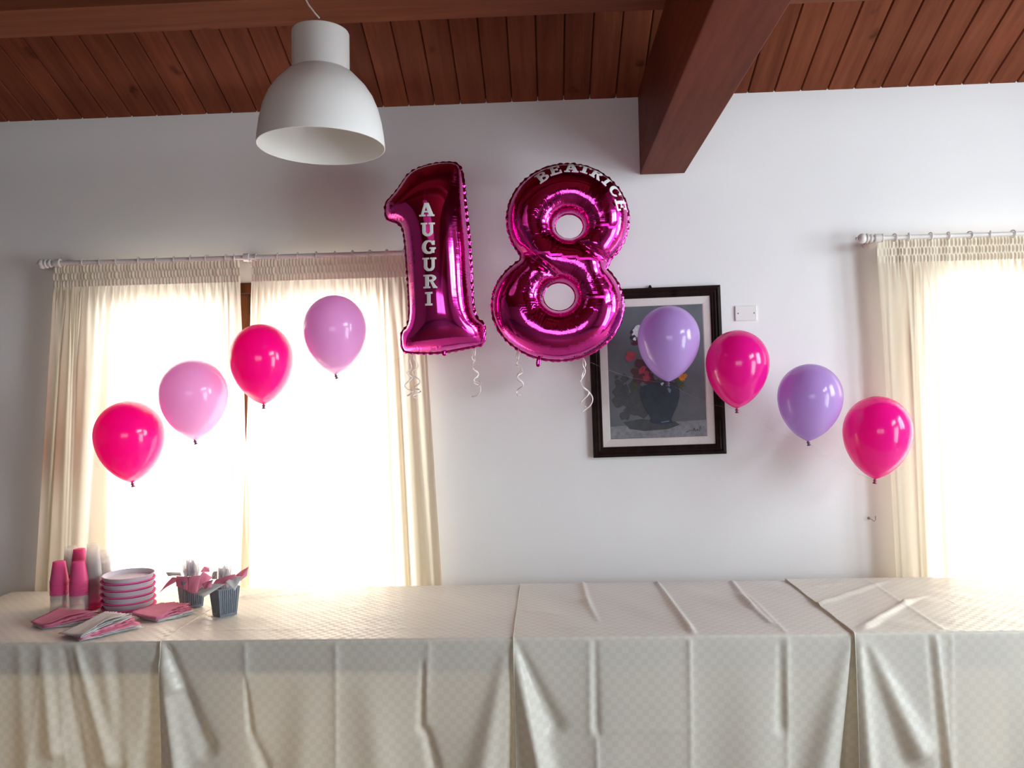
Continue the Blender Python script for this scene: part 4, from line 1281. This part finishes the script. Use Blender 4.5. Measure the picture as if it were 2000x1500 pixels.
MB().lathe([(0, -0.003), (0.006, -0.003), (0.007, -0.0005)], 14, axis='Y').build('hook_base', M['steel'], hook, True)

# ------------------------------------------------------------------ things on the left table
ZTOP = 0.7535
def on_table(px, py, z=ZTOP):
    return atZ(px, py, z)
def cup_mesh(name, mat, rr_, rb, H):
    t = 0.0008
    pr = [(rr_ - 0.002, 0.0), (rr_ + 0.0006, 0.0006), (rr_ + 0.0012, 0.002), (rr_ + 0.0002, 0.0036), (rr_ - 0.0006, 0.0042), (rb + 0.0012, H - 0.003), (rb, H - 0.0006), (rb - 0.002, H), (0.0, H - 0.001)]
    return MB().lathe(pr, 28).mesh(name, mat, 50)
CUP_P = cup_mesh('cup_wall', M['cup_pink'], 0.0355, 0.0225, 0.082)
CUP_C = cup_mesh('cup_wall', M['cup_clear'], 0.0355, 0.0225, 0.082)
TALL_C = cup_mesh('cup_wall', M['cup_clear'], 0.0335, 0.0205, 0.125)
TALL_P = cup_mesh('cup_wall', M['cup_pink'], 0.0335, 0.0205, 0.100)
def cup_stack(px, py, runs, where, lean=(0, 0)):
    """upturned cups nested over each other; runs = [(mesh, how many, pitch, colour word)]"""
    b = on_table(px, py)
    z = 0.0
    for me, n, pitch, word in runs:
        for k in range(n):
            lastone = (k == n - 1)
            o = link('plastic_cup', me)
            o.location = (b.x + lean[0] * z + random.uniform(-.0005, .0005), b.y + lean[1] * z, ZTOP + z)
            o.rotation_euler = (0, lean[0] * 0.6, random.uniform(0, 6))
            if me is runs[-1][0] and lastone:
                tag(o, 'topmost upturned %s plastic cup of %s' % (word, where), 'cup', 'plastic cups on the left table')
            else:
                tag(o, '%s plastic cup nested in %s' % (word, where), 'cup', '%s cups nested in %s' % (word, where))
            z += pitch
cup_stack(117, 1192, [(CUP_C, 11, 0.0060, 'clear'), (CUP_P, 10, 0.0060, 'pink')], 'the short front stack at far left')
cup_stack(155, 1193, [(CUP_C, 11, 0.0060, 'clear'), (CUP_P, 10, 0.0061, 'pink')], 'the short front stack beside the plates')
cup_stack(157, 1178, [(CUP_C, 9, 0.0060, 'clear'), (CUP_P, 17, 0.0060, 'pink')], 'the pink stack behind the front stacks')
cup_stack(139, 1179, [(TALL_P, 5, 0.006, 'pink'), (TALL_C, 16, 0.0060, 'clear')], 'the tall clear stack behind at the left', (0.01, 0))
cup_stack(184, 1186, [(TALL_P, 4, 0.007, 'pink'), (TALL_C, 19, 0.0062, 'clear')], 'the tallest clear stack left of the plates', (-0.012, 0))
cup_stack(205, 1180, [(TALL_P, 2, 0.006, 'pink'), (TALL_C, 17, 0.0060, 'clear')], 'the clear stack partly behind the plates', (-0.012, 0))

def plate_mesh(name, mat, pr):
    return MB().lathe(pr, 56).mesh(name, mat, 50)
PL_W = plate_mesh('plate_dish', M['plate_white'], [(0.0, 0.0), (0.089, 0.0), (0.092, 0.001), (0.0985, 0.0195), (0.1005, 0.0205), (0.1005, 0.0215), (0.0965, 0.0218), (0.0895, 0.0035), (0.086, 0.0024), (0.0, 0.0018)])
PL_P = plate_mesh('plate_dish', M['plate_pink'], [(0.0, 0.0), (0.088, 0.0), (0.091, 0.001), (0.098, 0.0075), (0.1045, 0.0090), (0.1050, 0.0120), (0.1035, 0.0135), (0.0975, 0.0125), (0.089, 0.0035), (0.0, 0.0022)])
bp = on_table(252, 1188)
z = 0.003
seq = ['P', 'W'] * 5
ords = ['lowest', 'second lowest', 'middle', 'second highest', 'topmost']
for k, cch in enumerate(seq):
    o = link('paper_plate', PL_P if cch == 'P' else PL_W)
    o.location = (bp.x + random.uniform(-.0015, .0015), bp.y, ZTOP + z)
    o.rotation_euler = (0.02, 0.004 + random.uniform(-.006, .006), 0)
    tag(o, '%s %s paper plate of the plate stack' % (ords[k // 2], 'pink' if cch == 'P' else 'pale grey'), 'plate', 'paper plates in the stack')
    z += 0.0100 if cch == 'P' else 0.0172

def napkin_pile(where, corners, layers, pivot, spread, seed):
    """corners: four px,py,z of the top napkin in order; lower ones fan out round the pivot corner and lie lower"""
    r = np.random.default_rng(seed)
    C = [atZ(*c) for c in corners]
    n = len(layers)
    G = 14
    for k, word in enumerate(layers):
        f = k / max(1, n - 1)                            # 0 bottom .. 1 top
        angk = spread * (1 - f) + r.uniform(-.08, .08)
        piv = C[pivot]
        jx, jy, curl = r.uniform(-.006, .006), r.uniform(-.005, .005), r.uniform(0.0, 0.016) * f
        vs = []
        for j in range(G + 1):
            for i in range(G + 1):
                u, v = i / G, j / G
                uu, vv = u, v
                if i in (0, G): vv = v
                edge = 0.020 * ((-1) ** (i + j))
                if i == G: uu = 1 + edge
                if j == G: vv = 1 + edge
                if i == 0: uu = 0 - edge * 0.6
                if j == 0: vv = 0 - edge * 0.6
                p = C[0] * (1 - uu) * (1 - vv) + C[1] * uu * (1 - vv) + C[2] * uu * vv + C[3] * (1 - uu) * vv
                d = Vector((p.x - piv.x, p.y - piv.y))
                ca, sa = math.cos(angk), math.sin(angk)
                x = piv.x + d.x * ca - d.y * sa; y = piv.y + d.x * sa + d.y * ca
                h = (p.z - ZTOP) * f ** 0.9 + 0.0012 + 0.0006 * k
                h += 0.0035 * f * math.sin(3.1 * u + 1.3 * k * 0.2) * math.sin(2.6 * v + 0.5) + 0.0012 * r.uniform(-1, 1) + 0.004 * max(0, u - 0.6) * math.sin(9 * v + 2.4 * k) + 0.004 * max(0, v - 0.6) * math.sin(9 * u + 1.9 * k)
                h += curl * max(0, u - 0.55) * 2.2 * max(0, 0.5 - abs(v - 0.45)) * 2
                vs.append((x + jx, y + jy, ZTOP + max(0.0008 + 0.0005 * k, h)))
        fs = [(j * (G + 1) + i, j * (G + 1) + i + 1, (j + 1) * (G + 1) + i + 1, (j + 1) * (G + 1) + i) for j in range(G) for i in range(G)]
        base = Vector((C[0].x, C[0].y, ZTOP))
        o = MB().add([Vector(v) - base for v in vs], fs).build('paper_napkin', M['nap_pink'] if word == 'pink' else M['nap_white'], None, True)
        o.location = base
        md = o.modifiers.new('folded_thickness', 'SOLIDIFY'); md.thickness = 0.0009; md.offset = 0
        if k == n - 1: tag(o, 'topmost %s paper napkin of %s' % (word, where), 'napkin', 'paper napkins')
        else: tag(o, '%s paper napkin fanned in %s' % (word, where), 'napkin', '%s napkins fanned in %s' % (word, where))
napkin_pile('the left pile, before the cups', [(60, 1219, .762), (88, 1226, .760), (186, 1196, .783), (108, 1193, .783)], ['white'] * 3 + ['pink'] * 9, 1, -0.22, 3)
napkin_pile('the front pile with the white top', [(113, 1241, .758), (158, 1248, .762), (245, 1203, .788), (202, 1199, .790)], ['white'] * 4 + ['pink'] * 6 + ['white'] * 5, 1, -0.48, 4)
napkin_pile('the right pile, before the plates', [(253, 1200, .778), (307, 1211, .762), (368, 1182, .780), (318, 1180, .786)], ['white'] * 4 + ['pink'] * 9, 1, -0.34, 5)

# cutlery pots with paper napkins and plastic forks
def pot_part(side_top, side_bot, H):
    b = MB()
    for k in range(4):
        ca, sa = math.cos(k * PI / 2), math.sin(k * PI / 2)
        def add(x0, x1, z0, z1, pr):
            q = []
            for x, z_, d in ((x0, z0, 0), (x1, z0, 0), (x1, z1, 0), (x0, z1, 0), (x0, z0, pr), (x1, z0, pr), (x1, z1, pr), (x0, z1, pr)):
                hw_ = lerp(side_bot, side_top, z_ / H) / 2
                q.append((x * hw_, -hw_ - d, z_))
            q = [(x * ca - y * sa, x * sa + y * ca, z_) for x, y, z_ in q]
            b.add(q, [(0, 3, 2, 1), (4, 5, 6, 7), (0, 1, 5, 4), (1, 2, 6, 5), (2, 3, 7, 6), (3, 0, 4, 7)])
        add(-1, 1, 0, H, -0.0015)
        add(-1.02, 1.02, 0, 0.010, 0.0016)
        add(-1.02, 1.02, H - 0.008, H, 0.0022)
        add(-1.02, -0.86, 0.010, H - 0.008, 0.0016)
        add(0.86, 1.02, 0.010, H - 0.008, 0.0016)
        for j in range(9):
            x = -0.80 + 0.2 * j
            add(x - 0.05, x + 0.05, 0.010, H - 0.008, 0.0030)
    hb_ = side_bot / 2
    b.box(-hb_, hb_, -hb_, hb_, 0.001, 0.003)
    return b
def flap(mat, quad, Y0, parent, loc, rot, bulge=0.006, lab=''):
    """one lobe of a paper napkin: a curved quad given by corner pixels and how far each lies before the pot"""
    C = [atY(290 + x / 9.09, 1080 + y / 9.09, Y0 + d) for x, y, d in quad]
    G = 10
    vs = []
    nrm = (C[1] - C[0]).cross(C[3] - C[0]).normalized()
    if nrm.y > 0: nrm = -nrm
    for j in range(G + 1):
        for i in range(G + 1):
            u, v = i / G, j / G
            p = C[0] * (1 - u) * (1 - v) + C[1] * u * (1 - v) + C[2] * u * v + C[3] * (1 - u) * v
            p = p + nrm * (bulge * math.sin(PI * u) * (0.4 + 0.6 * math.sin(PI * v)) + 0.0025 * math.sin(7 * u + 4 * v) * math.sin(PI * v))
            vs.append(p)
    inv = (Matrix.Translation(loc) @ Matrix.Rotation(rot, 4, 'Z')).inverted()
    fs = [(j * (G + 1) + i, j * (G + 1) + i + 1, (j + 1) * (G + 1) + i + 1, (j + 1) * (G + 1) + i) for j in range(G) for i in range(G)]
    o = MB().add([inv @ v for v in vs], fs).build('napkin_lobe', mat, parent, True)
    md = o.modifiers.new('thickness', 'SOLIDIFY'); md.thickness = 0.0006; md.offset = 0
    if lab: o['label'] = lab
fk = MB()
fk.box(-0.0035, 0.0035, -0.0009, 0.0009, 0.0, 0.100)
fk.add([(-0.0035, -0.0009, 0.100), (0.0035, -0.0009, 0.100), (0.011, -0.003, 0.118), (-0.011, -0.003, 0.118), (-0.0035, 0.0009, 0.100), (0.0035, 0.0009, 0.100), (0.011, -0.0012, 0.118), (-0.011, -0.0012, 0.118)],
       [(0, 1, 2, 3), (7, 6, 5, 4), (0, 3, 7, 4), (1, 5, 6, 2), (3, 2, 6, 7), (0, 4, 5, 1)])
HANDLE = fk.mesh('handle', M['fork'])
tine = MB().add([(-0.0016, -0.001, 0), (0.0016, -0.001, 0), (0.0016, 0.001, 0), (-0.0016, 0.001, 0), (-0.0007, -0.0005 + .003, 0.040), (0.0007, -0.0005 + .003, 0.040), (0.0007, 0.0006 + .003, 0.040), (-0.0007, 0.0006 + .003, 0.040)],
                [(0, 3, 2, 1), (4, 5, 6, 7), (0, 1, 5, 4), (1, 2, 6, 5), (2, 3, 7, 6), (3, 0, 4, 7)]).mesh('tine', M['fork'])
def cutlery_pot(label, px, py, rot, st, sb, H, cols, seed, where, nf):
    r = random.Random(seed)
    b = on_table(px, py)
    root = tag(empty('cutlery_pot', (b.x, b.y, ZTOP), (0, 0, rot)), label, 'pot', 'grey cutlery pots')
    pot_part(st, sb, H).build('ribbed_pot', M['pot'], root)
    for mk, quad, bl in cols:
        flap(M[mk], quad, b.y, root, Vector((b.x, b.y, ZTOP)), rot, bl, 'pink paper napkin lobe' if mk == 'nap_pink' else 'white paper napkin lobe')
    MB().box(-st * .42, st * .42, -st * .42, st * .42, H - 0.03, H - 0.026).build('napkin_lining', M['nap_pink'], root)
    for k in range(nf):
        a_ = r.uniform(0, 2 * PI); q = st * 0.30 * math.sqrt(r.random())
        f = empty('plastic_fork', (b.x + q * math.cos(a_), b.y + q * math.sin(a_), ZTOP + 0.006), (-q * math.sin(a_) * 3.0, q * math.cos(a_) * 3.0, r.uniform(0, 6.28)))
        f.scale = (1, 1, (H + 0.070 + r.uniform(-.012, .010)) / 0.158)
        tag(f, 'white plastic fork standing tines up in %s' % where, 'fork', 'forks in %s' % where)
        link('handle', HANDLE, f)
        for j in range(4):
            t_ = link('tine', tine, f); t_.location = ((-1.5 + j) * 0.0062, -0.002, 0.117)
cutlery_pot('grey ribbed pot nearest the table edge, with pink and white napkins', 439, 1200, math.radians(47), 0.086, 0.066, 0.112, [
    ('nap_pink', [(1540, 400, -.01), (1640, 500, -.035), (1750, 400, -.01), (1785, 235, .02)], .008),
    ('nap_pink', [(1190, 480, -.03), (1530, 375, -.02), (1640, 480, -.045), (1110, 625, -.045)], .010),
    ('nap_white', [(1360, 510, -.058), (1500, 425, -.030), (1675, 412, -.040), (1530, 675, -.066)], .003),
    ('nap_white', [(1130, 545, -.048), (1360, 555, -.058), (990, 785, -.066), (815, 720, -.050)], .008),
    ('nap_pink', [(950, 545, -.04), (1160, 470, -.045), (1110, 615, -.062), (1000, 650, -.062)], .006),
    ('nap_white', [(1150, 330, .03), (1230, 330, .0), (1220, 470, -.02), (1120, 470, .0)], .006)], 21, 'the pot nearest the table edge', 20)
cutlery_pot('grey ribbed pot behind the other one, lined with a pink napkin', 374, 1183, math.radians(40), 0.090, 0.070, 0.112, [
    ('nap_pink', [(420, 430, .0), (510, 440, -.02), (480, 520, -.03), (180, 715, -.02)], .008),
    ('nap_pink', [(495, 410, -.02), (720, 430, -.045), (740, 700, -.068), (490, 590, -.045)], .010),
    ('nap_pink', [(700, 430, -.045), (930, 400, -.03), (860, 745, -.058), (700, 690, -.068)], .010),
    ('nap_pink', [(870, 440, -.03), (960, 325, .0), (1140, 430, -.005), (850, 690, -.050)], .010),
    ('nap_white', [(300, 345, .01), (570, 345, .0), (590, 410, -.02), (350, 415, -.01)], .006),
    ('nap_pink', [(920, 345, .03), (990, 238, .04), (1085, 262, .045), (1090, 335, .03)], .006)], 22, 'the pot behind', 20)
